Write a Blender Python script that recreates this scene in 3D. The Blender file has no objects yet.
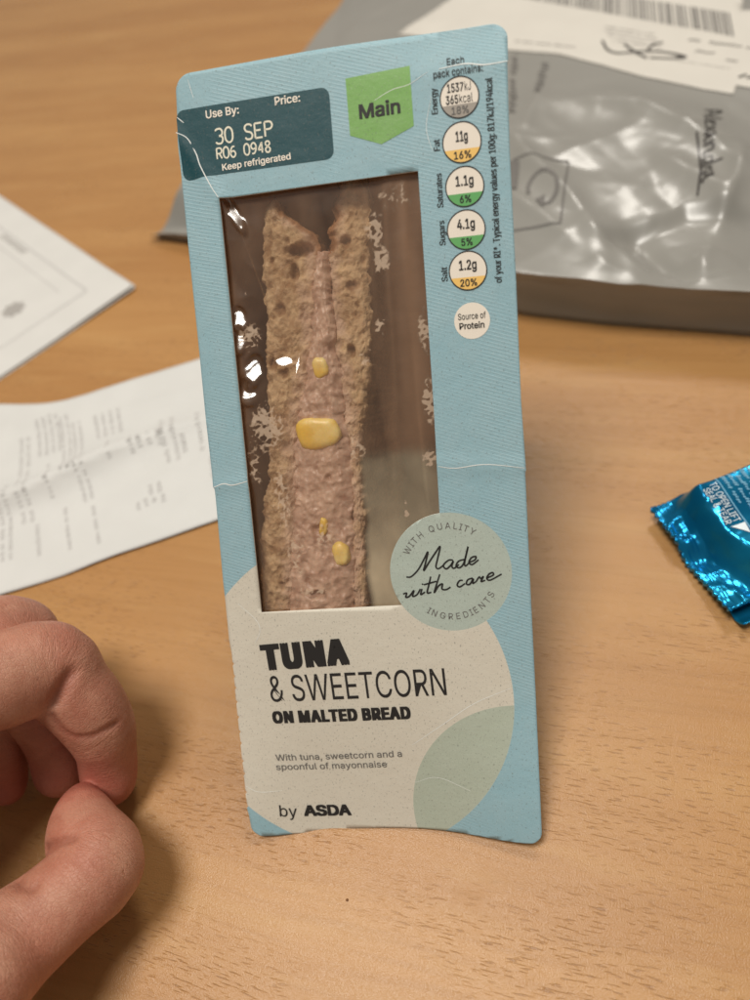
import bpy, bmesh, math, random
import numpy as np
from mathutils import Vector, noise, Matrix
random.seed(7)
MM = 0.001
RAD = math.radians
scene = bpy.context.scene

# ------------------------------------------------------------------ camera
cam_d = bpy.data.cameras.new('camera')
cam = bpy.data.objects.new('camera', cam_d)
scene.collection.objects.link(cam)
cam.location = (71.596*MM, -38.226*MM, 198.403*MM)
cam.rotation_euler = (0.639915, 0.179738, 0.074056)
cam_d.sensor_fit = 'AUTO'; cam_d.sensor_width = 36.0; cam_d.lens = 25.92
cam_d.clip_start = 0.01; cam_d.clip_end = 50
cam_d.dof.use_dof = True; cam_d.dof.focus_distance = 0.176; cam_d.dof.aperture_fstop = 9.0
scene.camera = cam

# ------------------------------------------------------------------ light: an indoor room at night, ceiling lamps
world = bpy.data.worlds.new('World'); scene.world = world; world.use_nodes = True
wb = world.node_tree.nodes['Background']
wb.inputs[0].default_value = (1.0, 0.91, 0.80, 1); wb.inputs[1].default_value = 0.24
def lamp(name, loc, target, size, power, col):
    d = bpy.data.lights.new(name, 'AREA'); d.shape = 'DISK'; d.size = size; d.energy = power; d.color = col
    o = bpy.data.objects.new(name, d); scene.collection.objects.link(o)
    o.location = loc
    o.rotation_euler = (Vector(target)-Vector(loc)).to_track_quat('-Z', 'Y').to_euler()
lamp('ceiling_lamp', (-0.22, 0.0, 1.75), (0.03, 0.05, 0), 0.62, 26, (1.0, 0.955, 0.875))
lamp('ceiling_lamp_far', (0.35, 1.45, 1.7), (0.03, 0.1, 0), 0.45, 14, (1.0, 0.945, 0.86))
vs = scene.view_settings
vs.view_transform = 'Standard'; vs.look = 'None'; vs.exposure = 0.0; vs.gamma = 1.0
vs.use_curve_mapping = False

# ------------------------------------------------------------------ helpers
COL = scene.collection
def link(name, me, mats, parent=None, smooth=False):
    o = bpy.data.objects.new(name, me); COL.objects.link(o)
    for m in (mats if isinstance(mats, (list, tuple)) else [mats]): me.materials.append(m)
    if smooth:
        me.polygons.foreach_set('use_smooth', [True]*len(me.polygons))
    if parent: o.parent = parent
    return o
def mesh(name, verts, faces, mats, parent=None, smooth=False):
    me = bpy.data.meshes.new(name); me.from_pydata([(x*MM, y*MM, z*MM) for x, y, z in verts], [], faces); me.update()
    return link(name, me, mats, parent, smooth)
def empty(name, loc=(0, 0, 0)):
    o = bpy.data.objects.new(name, None); COL.objects.link(o); o.empty_display_size = .01
    return o
def tag(o, label=None, cat=None, group=None, kind=None):
    if label: o['label'] = label
    if cat: o['category'] = cat
    if group: o['group'] = group
    if kind: o['kind'] = kind
    return o
def lerp_table(xs, ys, x):
    return float(np.interp(x, xs, ys))
def smooth(a, b, x):
    t = max(0., min(1., (x-a)/(b-a))); return t*t*(3-2*t)
def catmull(P, n=6):
    P = [Vector(p) for p in P]
    if len(P) < 3: return [P[0].lerp(P[-1], i/n) for i in range(n+1)]
    Q = [2*P[0]-P[1]]+P+[2*P[-1]-P[-2]]; out = []
    for i in range(1, len(Q)-2):
        a, b, c, d = Q[i-1:i+3]
        for k in range(n):
            t = k/n
            out.append(.5*((2*b)+(c-a)*t+(2*a-5*b+4*c-d)*t*t+(3*b-a-3*c+d)*t**3))
    out.append(P[-1]); return out
def ribbon(P, w, taper=0.6):
    """flat 2-d stroke along the points P: returns verts, faces (quads)"""
    V, F = [], []
    n = len(P)
    for i, p in enumerate(P):
        t = (P[min(i+1, n-1)]-P[max(i-1, 0)])
        t = Vector((t[0], t[1]))
        if t.length < 1e-6: t = Vector((1, 0))
        t.normalize(); q = Vector((-t[1], t[0]))
        s = i/max(1, n-1); ww = w*.5*(taper+(1-taper)*math.sin(math.pi*min(1, max(0, .12+s*.76))))
        V += [(p[0]+q[0]*ww, p[1]+q[1]*ww), (p[0]-q[0]*ww, p[1]-q[1]*ww)]
    for i in range(n-1): F.append((2*i, 2*i+1, 2*i+3, 2*i+2))
    return V, F

# node helpers
class NT:
    def __init__(s, name):
        s.mat = bpy.data.materials.new(name); s.mat.use_nodes = True
        s.nt = s.mat.node_tree; s.nt.nodes.clear()
        s.out = s.nt.nodes.new('ShaderNodeOutputMaterial')
    def n(s, typ, **kw):
        nd = s.nt.nodes.new('ShaderNode'+typ)
        for k, v in kw.items(): setattr(nd, k, v)
        return nd
    def put(s, sock, v):
        if v is None: return
        if isinstance(v, bpy.types.NodeSocket): s.nt.links.new(v, sock)
        elif isinstance(v, (tuple, list)):
            v = tuple(v)
            if len(sock.default_value) == 4 and len(v) == 3: v = v+(1,)
            sock.default_value = v
        else: sock.default_value = v
    def math(s, op, a, b=None, c=None, clamp=False):
        nd = s.n('Math', operation=op, use_clamp=clamp)
        for i, v in enumerate((a, b, c)): s.put(nd.inputs[i], v)
        return nd.outputs[0]
    def vec(s, op, a, b=None):
        nd = s.n('VectorMath', operation=op); s.put(nd.inputs[0], a); s.put(nd.inputs[1], b)
        return nd.outputs['Value'] if op in ('LENGTH', 'DISTANCE', 'DOT_PRODUCT') else nd.outputs[0]
    def mix(s, f, a, b, blend='MIX'):
        nd = s.n('Mix', data_type='RGBA', blend_type=blend)
        s.put(nd.inputs[0], f); s.put(nd.inputs[6], a); s.put(nd.inputs[7], b); return nd.outputs[2]
    def ramp(s, f, lo, hi):
        nd = s.n('MapRange', interpolation_type='SMOOTHSTEP'); s.put(nd.inputs[0], f); s.put(nd.inputs[1], lo); s.put(nd.inputs[2], hi)
        return nd.outputs[0]
    def mapping(s, v, scale=(1, 1, 1), rot=(0, 0, 0), loc=(0, 0, 0)):
        nd = s.n('Mapping'); s.put(nd.inputs[0], v); s.put(nd.inputs[1], loc); s.put(nd.inputs[2], rot); s.put(nd.inputs[3], scale); return nd.outputs[0]
    def noise(s, v, scale, detail=2, rough=.5, dist=0., col=False):
        nd = s.n('TexNoise'); s.put(nd.inputs['Vector'], v); s.put(nd.inputs['Scale'], scale); s.put(nd.inputs['Detail'], detail)
        s.put(nd.inputs['Roughness'], rough); s.put(nd.inputs['Distortion'], dist); return nd.outputs['Color' if col else 'Fac']
    def voro(s, v, scale, feature='F1', out='Distance'):
        nd = s.n('TexVoronoi', feature=feature); s.put(nd.inputs['Vector'], v); s.put(nd.inputs['Scale'], scale); return nd.outputs[out]
    def bump(s, h, strength, dist=.001, normal=None):
        nd = s.n('Bump'); s.put(nd.inputs['Height'], h); s.put(nd.inputs['Strength'], strength); s.put(nd.inputs['Distance'], dist)
        if normal is not None: s.put(nd.inputs['Normal'], normal)
        return nd.outputs[0]
    def bsdf(s, **kw):
        nd = s.n('BsdfPrincipled')
        for k, v in kw.items(): s.put(nd.inputs[k.replace('_', ' ')], v)
        return nd.outputs[0]
    def done(s, shader):
        s.nt.links.new(shader, s.out.inputs['Surface']); return s.mat
    def obj(s):
        nd = s.n('TexCoord'); return nd.outputs['Object']
    def uv(s):
        nd = s.n('TexCoord'); return nd.outputs['UV']
    def attr(s, name, out='Fac'):
        nd = s.n('Attribute', attribute_name=name); return nd.outputs[out]
def srgb(r, g, b):
    f = lambda c: (c/255/12.92) if c <= 10 else ((c/255+.055)/1.055)**2.4
    return (f(r), f(g), f(b))

def plain(name, col, rough=.6, spec=.4, **kw):
    t = NT(name)
    return t.done(t.bsdf(Base_Color=col, Roughness=rough, Specular_IOR_Level=spec, **kw))
def paper(name, col, amount=.06, rough=.75, scale=900):
    t = NT(name); o = t.obj()
    c = t.mix(t.ramp(t.noise(o, 60, 3), .35, .7), tuple(x*(1-amount) for x in col), col)
    return t.done(t.bsdf(Base_Color=c, Roughness=rough, Specular_IOR_Level=.3, Normal=t.bump(t.noise(o, scale, 3), .15, .0002)))

# ------------------------------------------------------------------ materials
def wood_material():
    t = NT('beech_laminate'); o = t.obj()
    g = t.mapping(o, rot=(0, 0, RAD(9.0)))                       # x runs along the grain
    warp = t.noise(t.mapping(g, scale=(9, 30, 1)), 1.0, 2, .5)
    gs = t.vec('ADD', g, t.vec('MULTIPLY', warp, (0.0, .010, 0)))
    broad = t.noise(t.mapping(gs, scale=(2.2, 34, 1)), 1.0, 3, .55)
    fine = t.noise(t.mapping(gs, scale=(16, 420, 1)), 1.0, 3, .6)
    fig = t.noise(t.mapping(gs, scale=(20, 120, 1), loc=(3, 1, 0)), 1.0, 2, .5)
    base = t.mix(t.ramp(broad, .25, .78), srgb(168, 122, 74), srgb(182, 137, 86))
    base = t.mix(t.math('MULTIPLY', t.ramp(fine, .42, .72), .26), base, srgb(148, 104, 58))
    base = t.mix(t.math('MULTIPLY', t.ramp(fig, .5, .72), .25), base, srgb(190, 150, 98))
    # pores: short dark dashes along the grain
    pv = t.mapping(gs, scale=(250, 2100, 1), rot=(0, 0, RAD(7)))
    pores = t.noise(pv, 1.0, 1, .4)
    dens = t.noise(t.mapping(gs, scale=(16, 46, 1), loc=(7, 2, 0)), 1.0, 1, .5)
    pm = t.math('MULTIPLY', t.ramp(pores, .58, .72), t.ramp(dens, .34, .62))
    base = t.mix(t.math('MULTIPLY', pm, .42), base, srgb(110, 70, 40))
    dirt = t.ramp(t.noise(o, 24, 4, .6), .62, .80)
    rough = t.math('ADD', .27, t.math('MULTIPLY', dirt, .12))
    peel = t.noise(o, 2700, 2, .65)
    h = t.math('SUBTRACT', t.math('MULTIPLY', peel, .9), t.math('MULTIPLY', pm, .6))
    nb = t.bump(h, .55, .00024)
    return t.done(t.bsdf(Base_Color=base, Roughness=rough, Specular_IOR_Level=.42, Normal=nb))
M = {}
M['wood'] = wood_material()
M['black_ink'] = plain('black_ink', (.022, .020, .019), .55, .3)
M['grey_ink'] = plain('grey_ink', (.36, .34, .32), .7, .2)
M['faint_ink'] = plain('faint_ink', (.50, .485, .47), .7, .2)
M['dark_grey_ink'] = plain('dark_grey_ink', (.16, .15, .14), .6, .2)
M['marker_ink'] = plain('marker_ink', (.025, .02, .018), .35, .5)
M['white_ink'] = plain('white_ink', srgb(236, 226, 212), .55, .3)
M['date_ink'] = plain('date_ink', srgb(226, 220, 200), .5, .3)
M['badge_white'] = plain('badge_white', srgb(232, 222, 208), .5, .3)
M['badge_grey'] = plain('badge_grey', srgb(158, 150, 140), .5, .3)
M['badge_amber'] = plain('badge_amber', srgb(236, 192, 108), .5, .3)
M['badge_green'] = plain('badge_green', srgb(98, 166, 98), .5, .3)
def card_print(name, col, wear=1.):
    """printed board: flecks, fibres and light wear on a flat colour (used for single-colour patches)"""
    t = NT(name); o = t.uv()
    return t.done(card_bsdf(t, o, col, None, wear))
def card_bsdf(t, uv, col, hatchmask, wear=1.):
    fl = t.ramp(t.noise(t.mapping(uv, scale=(2.3, 1.4, 1)), 1.0, 2, .5), .62, .70)
    fl2 = t.ramp(t.noise(t.mapping(uv, scale=(1.7, 3.2, 1), loc=(40, 9, 0)), 1.0, 3, .6), .60, .68)
    lt = t.ramp(t.noise(t.mapping(uv, scale=(2.4, 2.0, 1), loc=(11, 70, 0)), 1.0, 3, .6), .58, .72)
    cl = t.noise(t.mapping(uv, scale=(.16, .16, 1)), 1.0, 3, .6)
    c = t.mix(t.math('MULTIPLY', fl, .48), col, (.12, .12, .11))
    c = t.mix(t.math('MULTIPLY', fl2, .26), c, (.16, .16, .15))
    c = t.mix(t.math('MULTIPLY', lt, .16*wear), c, (.78, .76, .70))
    c = t.mix(t.math('MULTIPLY', t.ramp(cl, .35, .7), .05*wear), c, (.60, .58, .53))
    grain = t.noise(uv, 5.0, 3, .65)
    c = t.mix(.16, c, t.mix(grain, (.0, .0, .0), (1, 1, 1)), 'OVERLAY')
    h = t.math('ADD', t.math('MULTIPLY', grain, .4), t.math('MULTIPLY', cl, 2.0))
    if hatchmask is not None:
        c = t.mix(t.math('MULTIPLY', hatchmask, .07), c, (.85, .9, .92))
        h = t.math('ADD', h, t.math('MULTIPLY', hatchmask, .25))
    return t.bsdf(Base_Color=c, Roughness=.50, Specular_IOR_Level=.35, Normal=t.bump(h, .35, .0003))
def card_front():
    t = NT('printed_card'); uv = t.uv()
    def disc(cx, cy, r): return t.ramp(t.vec('DISTANCE', t.vec('MULTIPLY', uv, (1, 1, 0)), (cx, cy, 0)), r+.06, r-.06)
    blue, cream, leaf, made = srgb(142, 176, 186), srgb(206, 199, 184), srgb(172, 180, 164), srgb(172, 183, 173)
    mc = disc(28.5, 37.5, 41.2); ml = t.math('MULTIPLY', disc(70.5, 9.2, 27.4), mc); mm = disc(56.2, 70.2, 14.5)
    c = t.mix(mc, blue, cream); c = t.mix(ml, c, leaf); c = t.mix(mm, c, made)
    w = t.math('SINE', t.vec('DOT_PRODUCT', uv, (2.6, 7.6, 0)))
    reg = t.ramp(t.noise(t.mapping(uv, scale=(.05, .035, 1), loc=(2, 3, 0)), 1.0, 1), .40, .58)
    inv = t.math('SUBTRACT', 1.0, t.math('MAXIMUM', mc, mm))
    hm = t.math('MULTIPLY', t.math('MULTIPLY', t.ramp(w, .1, .9), reg), inv)
    return t.done(card_bsdf(t, uv, c, hm))
M['card_front'] = card_front()
M['card_teal'] = card_print('teal_print', srgb(8, 66, 74), .1)
M['card_green'] = card_print('green_print', srgb(118, 166, 86))
M['card_edge'] = paper('card_edge', (.70, .66, .58))
M['card_out'] = card_print('blue_board', srgb(138, 182, 198))
M['crease'] = paper('crease_fibre', (.80, .82, .80))
def kraft():
    t = NT('kraft_inside'); o = t.obj()
    n1 = t.noise(t.mapping(o, scale=(60, 60, 300)), 1, 3)
    c = t.mix(t.ramp(n1, .3, .7), srgb(196, 144, 106), srgb(208, 160, 122))
    return t.done(t.bsdf(Base_Color=c, Roughness=.6, Specular_IOR_Level=.3, Normal=t.bump(t.noise(o, 700, 3), .2, .0003)))
M['kraft'] = kraft()
M['lit_board'] = paper('lit_board', srgb(214, 196, 170))  # same tray board, coloured paler so the floor panel looks lit
def film():
    t = NT('clear_film')
    geo = t.n('NewGeometry')
    cosn = t.math('ABSOLUTE', t.vec('DOT_PRODUCT', geo.outputs['Normal'], geo.outputs['Incoming']))
    fr = t.math('ADD', .075, t.math('MULTIPLY', .92, t.math('POWER', t.math('SUBTRACT', 1.0, cosn), 5.0)), clamp=True)
    tr = t.n('BsdfTransparent'); tr.inputs[0].default_value = (.95, .93, .90, 1)
    gl = t.n('BsdfGlossy'); gl.inputs['Roughness'].default_value = .15; gl.inputs['Color'].default_value = (1, 1, 1, 1)
    m1 = t.n('MixShader'); t.put(m1.inputs[0], fr); t.put(m1.inputs[1], tr.outputs[0]); t.put(m1.inputs[2], gl.outputs[0])
    sm = t.ramp(t.attr('smear'), .36, .70)
    haze_sheen = t.math('MULTIPLY', t.attr('haze_sheen'), .50); lit_floor = t.attr('lit_floor')  # film haze with painted reflections, then painted brightness of the tray floor
    uv = t.uv()
    smc = t.mix(t.noise(t.mapping(uv, scale=(1.2, 1.2, 1)), 1, 3), srgb(190, 162, 136), srgb(214, 190, 166))
    sb = t.bsdf(Base_Color=t.mix(sm, t.mix(t.ramp(lit_floor, .0, .2), srgb(186, 146, 114), srgb(216, 196, 164)), smc), Roughness=.45, Specular_IOR_Level=.4)
    m2 = t.n('MixShader'); t.put(m2.inputs[0], t.math('MAXIMUM', t.math('MULTIPLY', sm, .66), t.math('MAXIMUM', haze_sheen, lit_floor))); t.put(m2.inputs[1], m1.outputs[0]); t.put(m2.inputs[2], sb)
    return t.done(m2.outputs[0])
M['film'] = film()
def bread():
    t = NT('malted_bread_crumb'); o = t.obj()
    p = t.attr('pore'); cr = t.attr('crust')
    n1 = t.noise(o, 170, 4, .6); n2 = t.noise(o, 900, 3, .6)
    c = t.mix(t.ramp(n1, .3, .7), srgb(146, 109, 75), srgb(204, 172, 134))
    c = t.mix(t.math('MULTIPLY', t.ramp(n2, .45, .7), .35), c, srgb(212, 184, 148))
    c = t.mix(t.math('MULTIPLY', t.ramp(p, .05, .8), .75), c, srgb(118, 78, 46))
    gr = t.ramp(t.voro(o, 230), .20, .10)
    c = t.mix(t.math('MULTIPLY', gr, t.math('MULTIPLY', t.ramp(t.noise(o, 60, 1), .55, .65), .7)), c, srgb(110, 70, 38))
    c = t.mix(t.math('MULTIPLY', t.attr('mayo'), .75), c, srgb(206, 174, 154))
    cc = t.mix(n1, srgb(112, 70, 40), srgb(164, 112, 68))
    c = t.mix(cr, c, cc)
    h = t.math('ADD', n2, t.math('MULTIPLY', n1, 1.5))
    return t.done(t.bsdf(Base_Color=c, Roughness=.75, Specular_IOR_Level=.25, Subsurface_Weight=.05, Subsurface_Radius=(1, .6, .35), Subsurface_Scale=.0012, Normal=t.bump(h, .55, .0007)))
M['bread'] = bread()
def tuna():
    t = NT('tuna_mayonnaise'); o = t.obj(); p = t.attr('pore')
    n1 = t.noise(o, 240, 4, .6); n2 = t.noise(t.mapping(o, scale=(1, 1, .45)), 620, 3, .6)
    c = t.mix(t.ramp(n1, .3, .7), srgb(176, 138, 118), srgb(210, 176, 154))
    c = t.mix(t.math('MULTIPLY', t.ramp(n2, .5, .7), .4), c, srgb(216, 188, 168))
    c = t.mix(t.math('MULTIPLY', t.ramp(p, .1, .9), .6), c, srgb(146, 100, 78))
    return t.done(t.bsdf(Base_Color=c, Roughness=.42, Specular_IOR_Level=.5, Subsurface_Weight=.2, Subsurface_Radius=(1, .6, .45), Subsurface_Scale=.0012, Normal=t.bump(t.math('ADD', n1, n2), .45, .0005)))
M['tuna'] = tuna()
def corn():
    t = NT('sweetcorn_skin'); o = t.obj()
    c = t.mix(t.ramp(t.noise(o, 150, 3), .3, .7), srgb(232, 190, 74), srgb(244, 220, 150))
    return t.done(t.bsdf(Base_Color=c, Roughness=.36, Normal=t.bump(t.noise(o, 500, 3), .3, .0006), Subsurface_Weight=.35, Subsurface_Radius=(1, .7, .2), Subsurface_Scale=.0015))
M['corn'] = corn()
def skin():
    t = NT('skin'); o = t.obj(); tip = t.attr('tip')
    n0 = t.noise(o, 28, 2, .6); n1 = t.noise(o, 95, 4, .65); n2 = t.noise(o, 420, 3, .6)
    c = t.mix(t.ramp(n1, .3, .7), srgb(166, 110, 88), srgb(186, 136, 112))
    c = t.mix(t.math('MULTIPLY', t.ramp(n0, .4, .65), .40), c, srgb(186, 112, 92))
    c = t.mix(t.math('MULTIPLY', tip, .70), c, srgb(176, 88, 76))
    c = t.mix(t.math('MULTIPLY', t.ramp(n2, .5, .72), .30), c, srgb(164, 100, 80))
    c = t.mix(t.math('MULTIPLY', t.attr('fold'), .55), c, srgb(132, 70, 54))
    jn = t.attr('joint'); al = t.attr('along')
    comb = t.n('CombineXYZ'); t.put(comb.inputs[0], t.math('ADD', t.math('MULTIPLY', al, .85), t.math('MULTIPLY', n1, 3.0)))
    cross = t.noise(t.vec('ADD', comb.outputs[0], t.vec('MULTIPLY', o, (90, 90, 90))), 1.0, 3, .65)
    lines = t.math('MULTIPLY', t.ramp(t.math('ABSOLUTE', t.math('SUBTRACT', cross, .5)), .0, .07), t.math('ADD', .10, t.math('MULTIPLY', jn, .9)))
    ln = t.voro(t.mapping(o, scale=(1, 1, 1)), 1500, 'DISTANCE_TO_EDGE'); ln2 = t.voro(t.mapping(o, scale=(1, 1.6, 1), rot=(.3, .5, .7)), 700, 'DISTANCE_TO_EDGE')
    h = t.math('ADD', t.math('ADD', t.math('MULTIPLY', t.ramp(ln, 0, .14), .25), t.math('MULTIPLY', t.ramp(ln2, 0, .10), .5)), t.math('ADD', t.math('MULTIPLY', n2, .7), t.math('MULTIPLY', lines, 1.6)))
    c = t.mix(t.math('MULTIPLY', t.math('SUBTRACT', 1.0, t.ramp(ln2, 0, .08)), .16), c, srgb(150, 92, 72))
    rg = t.math('ADD', .40, t.math('MULTIPLY', n1, .18))
    return t.done(t.bsdf(Base_Color=c, Roughness=rg, Specular_IOR_Level=.45, Subsurface_Weight=.14, Subsurface_Radius=(1, .35, .2), Subsurface_Scale=.0018, Normal=t.bump(h, .38, .00035)))
M['skin'] = skin()
M['nail'] = plain('nail', srgb(206, 160, 142), .3, .5)
def plastic_bag():
    t = NT('grey_polythene'); o = t.obj()
    c = t.mix(t.noise(o, 14, 3), srgb(132, 130, 124), srgb(146, 143, 137))
    h = t.noise(o, 45, 3, .5)
    return t.done(t.bsdf(Base_Color=c, Roughness=.31, Specular_IOR_Level=.7, Normal=t.bump(h, .10, .003)))
M['bag'] = plastic_bag()
M['label'] = paper('label_paper', srgb(206, 201, 192), .03, .55)
M['receipt'] = paper('receipt_paper', srgb(206, 205, 202), .03, .55)
M['leaflet'] = paper('leaflet_paper', srgb(207, 205, 201), .03, .6)
def foil():
    t = NT('blue_foil'); o = t.obj()
    c = t.mix(t.ramp(t.noise(o, 60, 2), .3, .7), srgb(10, 118, 168), srgb(30, 150, 196))
    h = t.noise(o, 110, 2, .5)
    return t.done(t.bsdf(Base_Color=c, Metallic=.75, Roughness=.22, Normal=t.bump(h, .12, .0015)))
M['foil'] = foil()
M['foil_print'] = plain('foil_print', srgb(222, 232, 236), .4, .5)
M['foil_print_dim'] = plain('foil_print_dim', srgb(120, 176, 204), .4, .5)
M['crumb'] = plain('crumb', srgb(120, 80, 48), .8, .2)

# ------------------------------------------------------------------ table
def slab(name, x0, x1, y0, y1, z0, z1, mat, parent=None):
    V = [(x, y, z) for z in (z0, z1) for x, y in ((x0, y0), (x1, y0), (x1, y1), (x0, y1))]
    F = [(0, 3, 2, 1), (4, 5, 6, 7), (0, 1, 5, 4), (1, 2, 6, 5), (2, 3, 7, 6), (3, 0, 4, 7)]
    return mesh(name, V, F, mat, parent)
tag(slab('table_top', -900, 900, -320, 1500, -25, 0, M['wood']), kind='structure')

# ------------------------------------------------------------------ the pack: front card frame of reference
S2 = math.sqrt(.5)
def warp(u, v):
    """how far the card stands proud of (+) or behind (-) its flat plane, mm"""
    b = smooth(46, 0, v)
    w = b*(-1.5+4.6*smooth(40, 78, u)**1.3+4.2*smooth(24, -4, u)**1.2)
    w += .45*math.sin(math.pi*max(0, min(1, (v-20)/150)))*math.cos(math.pi*max(0, min(75, u))/75)
    w -= 1.6*smooth(179, 192, v)*smooth(28, 76, u)               # top right flap leans back
    w -= 1.0*smooth(10, -2, u)*smooth(40, 70, v)*smooth(189, 150, v)
    for (a0, b0, a1, b1, h) in ((-2, 94, 8, 94.2, .35), (55, 96, 76, 94.6, .35), (-1, 176, 8, 161, .4), (56, 180.5, 76, 180.8, .12)):
        px, py = u-a0, v-b0; dx, dy = a1-a0, b1-b0
        tt = max(0, min(1, (px*dx+py*dy)/(dx*dx+dy*dy))); d = math.hypot(px-dx*tt, py-dy*tt)
        w += h*.85*math.exp(-(d/1.7)**2)
    return w
def on_card(u, v, lift=0., rigid=False):
    w = 0 if rigid else warp(u, v)
    vv = v+.62*w; uu = u+.0*w; n = w+lift
    return (uu, vv*S2-n*S2, vv*S2+n*S2)
def fill2d(loops, cell=4.0):
    """triangulated, grid-cut flat region: outer loop first, then holes"""
    bm = bmesh.new(); edges = []
    for L in loops:
        vs_ = [bm.verts.new((x, y, 0)) for x, y in L]
        edges += [bm.edges.new((vs_[i], vs_[(i+1) % len(vs_)])) for i in range(len(vs_))]
    bmesh.ops.triangle_fill(bm, use_beauty=True, edges=edges, use_dissolve=False)
    if cell:
        xs = [v.co.x for v in bm.verts]; ys = [v.co.y for v in bm.verts]
        for ax, lo, hi in ((0, min(xs), max(xs)), (1, min(ys), max(ys))):
            k = (math.ceil(lo/cell-.5+1e-6)+.5)*cell
            while k < hi:
                co = [0, 0, 0]; co[ax] = k; no = [0, 0, 0]; no[ax] = 1
                bmesh.ops.bisect_plane(bm, geom=bm.verts[:]+bm.edges[:]+bm.faces[:], plane_co=co, plane_no=no, dist=1e-5)
                k += cell
    bmesh.ops.recalc_face_normals(bm, faces=bm.faces)
    if bm.faces and sum(f.normal.z*f.calc_area() for f in bm.faces) < 0: bmesh.ops.reverse_faces(bm, faces=bm.faces)
    return bm
def arc(cx, cy, r, a0, a1, n): return [(cx+r*math.cos(RAD(a0+(a1-a0)*i/n)), cy+r*math.sin(RAD(a0+(a1-a0)*i/n))) for i in range(n+1)]
def rrect(x0, y0, x1, y1, r, n=6):
    return arc(x1-r, y1-r, r, 0, 90, n)+arc(x0+r, y1-r, r, 90, 180, n)+arc(x0+r, y0+r, r, 180, 270, n)+arc(x1-r, y0+r, r, 270, 360, n)
def bm_finish(bm, name, fn, mats, parent, thick=0., smooth_=True):
    """map a flat bmesh (mm) through fn(u, v, lift) with UV = flat position; optional thickness behind"""
    uvl = bm.loops.layers.uv.new('UVMap')
    for f in bm.faces:
        for l in f.loops: l[uvl].uv = (l.vert.co.x, l.vert.co.y)
    if thick:
        front = bm.faces[:]
        flat = {v: (v.co.x, v.co.y) for v in bm.verts}
        r = bmesh.ops.extrude_face_region(bm, geom=front)
        newv = [g for g in r['geom'] if isinstance(g, bmesh.types.BMVert)]
        newf = set(g for g in r['geom'] if isinstance(g, bmesh.types.BMFace))
        ns = set(newv)
        bm.faces.ensure_lookup_table()
        for v in bm.verts:
            x, y = v.co.x, v.co.y
            v.co = Vector(fn(x, y, 0 if v in ns else -thick))*MM
        for f in bm.faces:
            if f in newf: f.material_index = 0
            elif all(v not in ns for v in f.verts): f.material_index = 1; 
            else: f.material_index = 1
    else:
        for v in bm.verts: v.co = Vector(fn(v.co.x, v.co.y, 0))*MM
    bmesh.ops.recalc_face_normals(bm, faces=bm.faces) if thick else None
    me = bpy.data.meshes.new(name); bm.to_mesh(me); bm.free()
    o = link(name, me, mats, parent, False)
    if smooth_:
        me.polygons.foreach_set('use_smooth', [p.material_index == 0 for p in me.polygons])
    return o

pack = tag(empty('sandwich_pack'), 'upright pale blue cardboard wedge sandwich pack with clear window, leaning face forward on table', 'sandwich pack')
left_edge = [(0.1, 184.7), (-0.9, 172.8), (-1.3, 152.7), (-1.3, 131.8), (-1.5, 110.2), (-1.4, 93.6), (-1.1, 93.2), (-1.6, 69.8), (-1.5, 53.9), (-1.1, 49.9)]
# torn perforation on the lower left edge: small nicks
vv_ = 48.
while vv_ > 8:
    x_ = -1.1+.6*smooth(40, 8, vv_)
    left_edge += [(x_+random.uniform(-.1, .1), vv_), (x_+.35, vv_-.5), (x_-.05, vv_-1.1)]; vv_ -= random.uniform(3.0, 5.4)
left_edge += [(-.2, 5.4)]
outer = left_edge+arc(3.2, 2.6, 3.2, 180, 270, 6)[1:]+[(7.5, -.2), (12.5, .6), (19, 1.6), (26.2, 2.4), (33, 2.9), (39.4, 3.2), (45, 3.25), (49.6, 3.0), (55, 2.5), (59.6, 1.8), (65, 1.0), (69, .55)]+arc(71.6, 3.6, 3.2, 270, 360, 6)+\
    [(74.9, 38), (74.8, 67.7), (74.8, 93.2), (75.0, 93.7), (74.6, 109.6), (74.7, 135.9), (74.6, 163), (74.9, 180.3), (75.1, 180.8)]+arc(71.6, 186.4, 3.6, 0, 90, 6)[0:]+\
    [(56.9, 189.7), (30.1, 189.2)]+arc(4.0, 185.0, 3.9, 92, 175, 6)
a_top = math.degrees(math.asin((84.6-70.2)/14.5))
window = [(8.0, 160.8), (8.05, 128), (8.1, 95), (8.1, 60.9)]+arc(56.2, 70.2, 14.5, 180+math.degrees(math.asin(8.0/14.5)), 96.5, 24)+[(54.75, 110), (54.65, 140), (54.6, 161.3), (31, 161.1)]
front = bm_finish(fill2d([outer, window], 1.5), 'front_card', on_card, [M['card_front'], M['card_edge']], pack, thick=.45)

# printed patches
def patch(name, loop, mat, lift=.06, cell=1.5, parent=None, fn=None):
    bm = fill2d([loop], cell)
    f0 = fn or on_card
    return bm_finish(bm, name, lambda u, v, l: f0(u, v, lift), [mat], parent or front)
patch('date_panel', rrect(-.5, 166.2, 36.0, 181.3, 1.9), M['card_teal'])
patch('main_tag', [(39.9, 182.4), (54.2, 183.1), (54.3, 170.6), (46.9, 167.8), (40.0, 170.5)][::-1], M['card_green'])
def strokes(name, lines, w, mat, lift=.1, fn=None, parent=None, n=6, taper=.6):
    V, F = [], []
    for L in lines:
        wl = w
        if isinstance(L, tuple) and len(L) == 2 and isinstance(L[1], float): L, wl = L
        P = catmull([(q[0], q[1], 0) for q in L], n)
        v, f = ribbon(P, wl, taper); k = len(V); V += v; F += [tuple(i+k for i in q) for q in f]
    f0 = fn or on_card
    me = bpy.data.meshes.new(name); me.from_pydata([Vector(f0(x, y, lift))*MM for x, y in V], [], F); me.update()
    return link(name, me, mat, parent or front)
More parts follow.
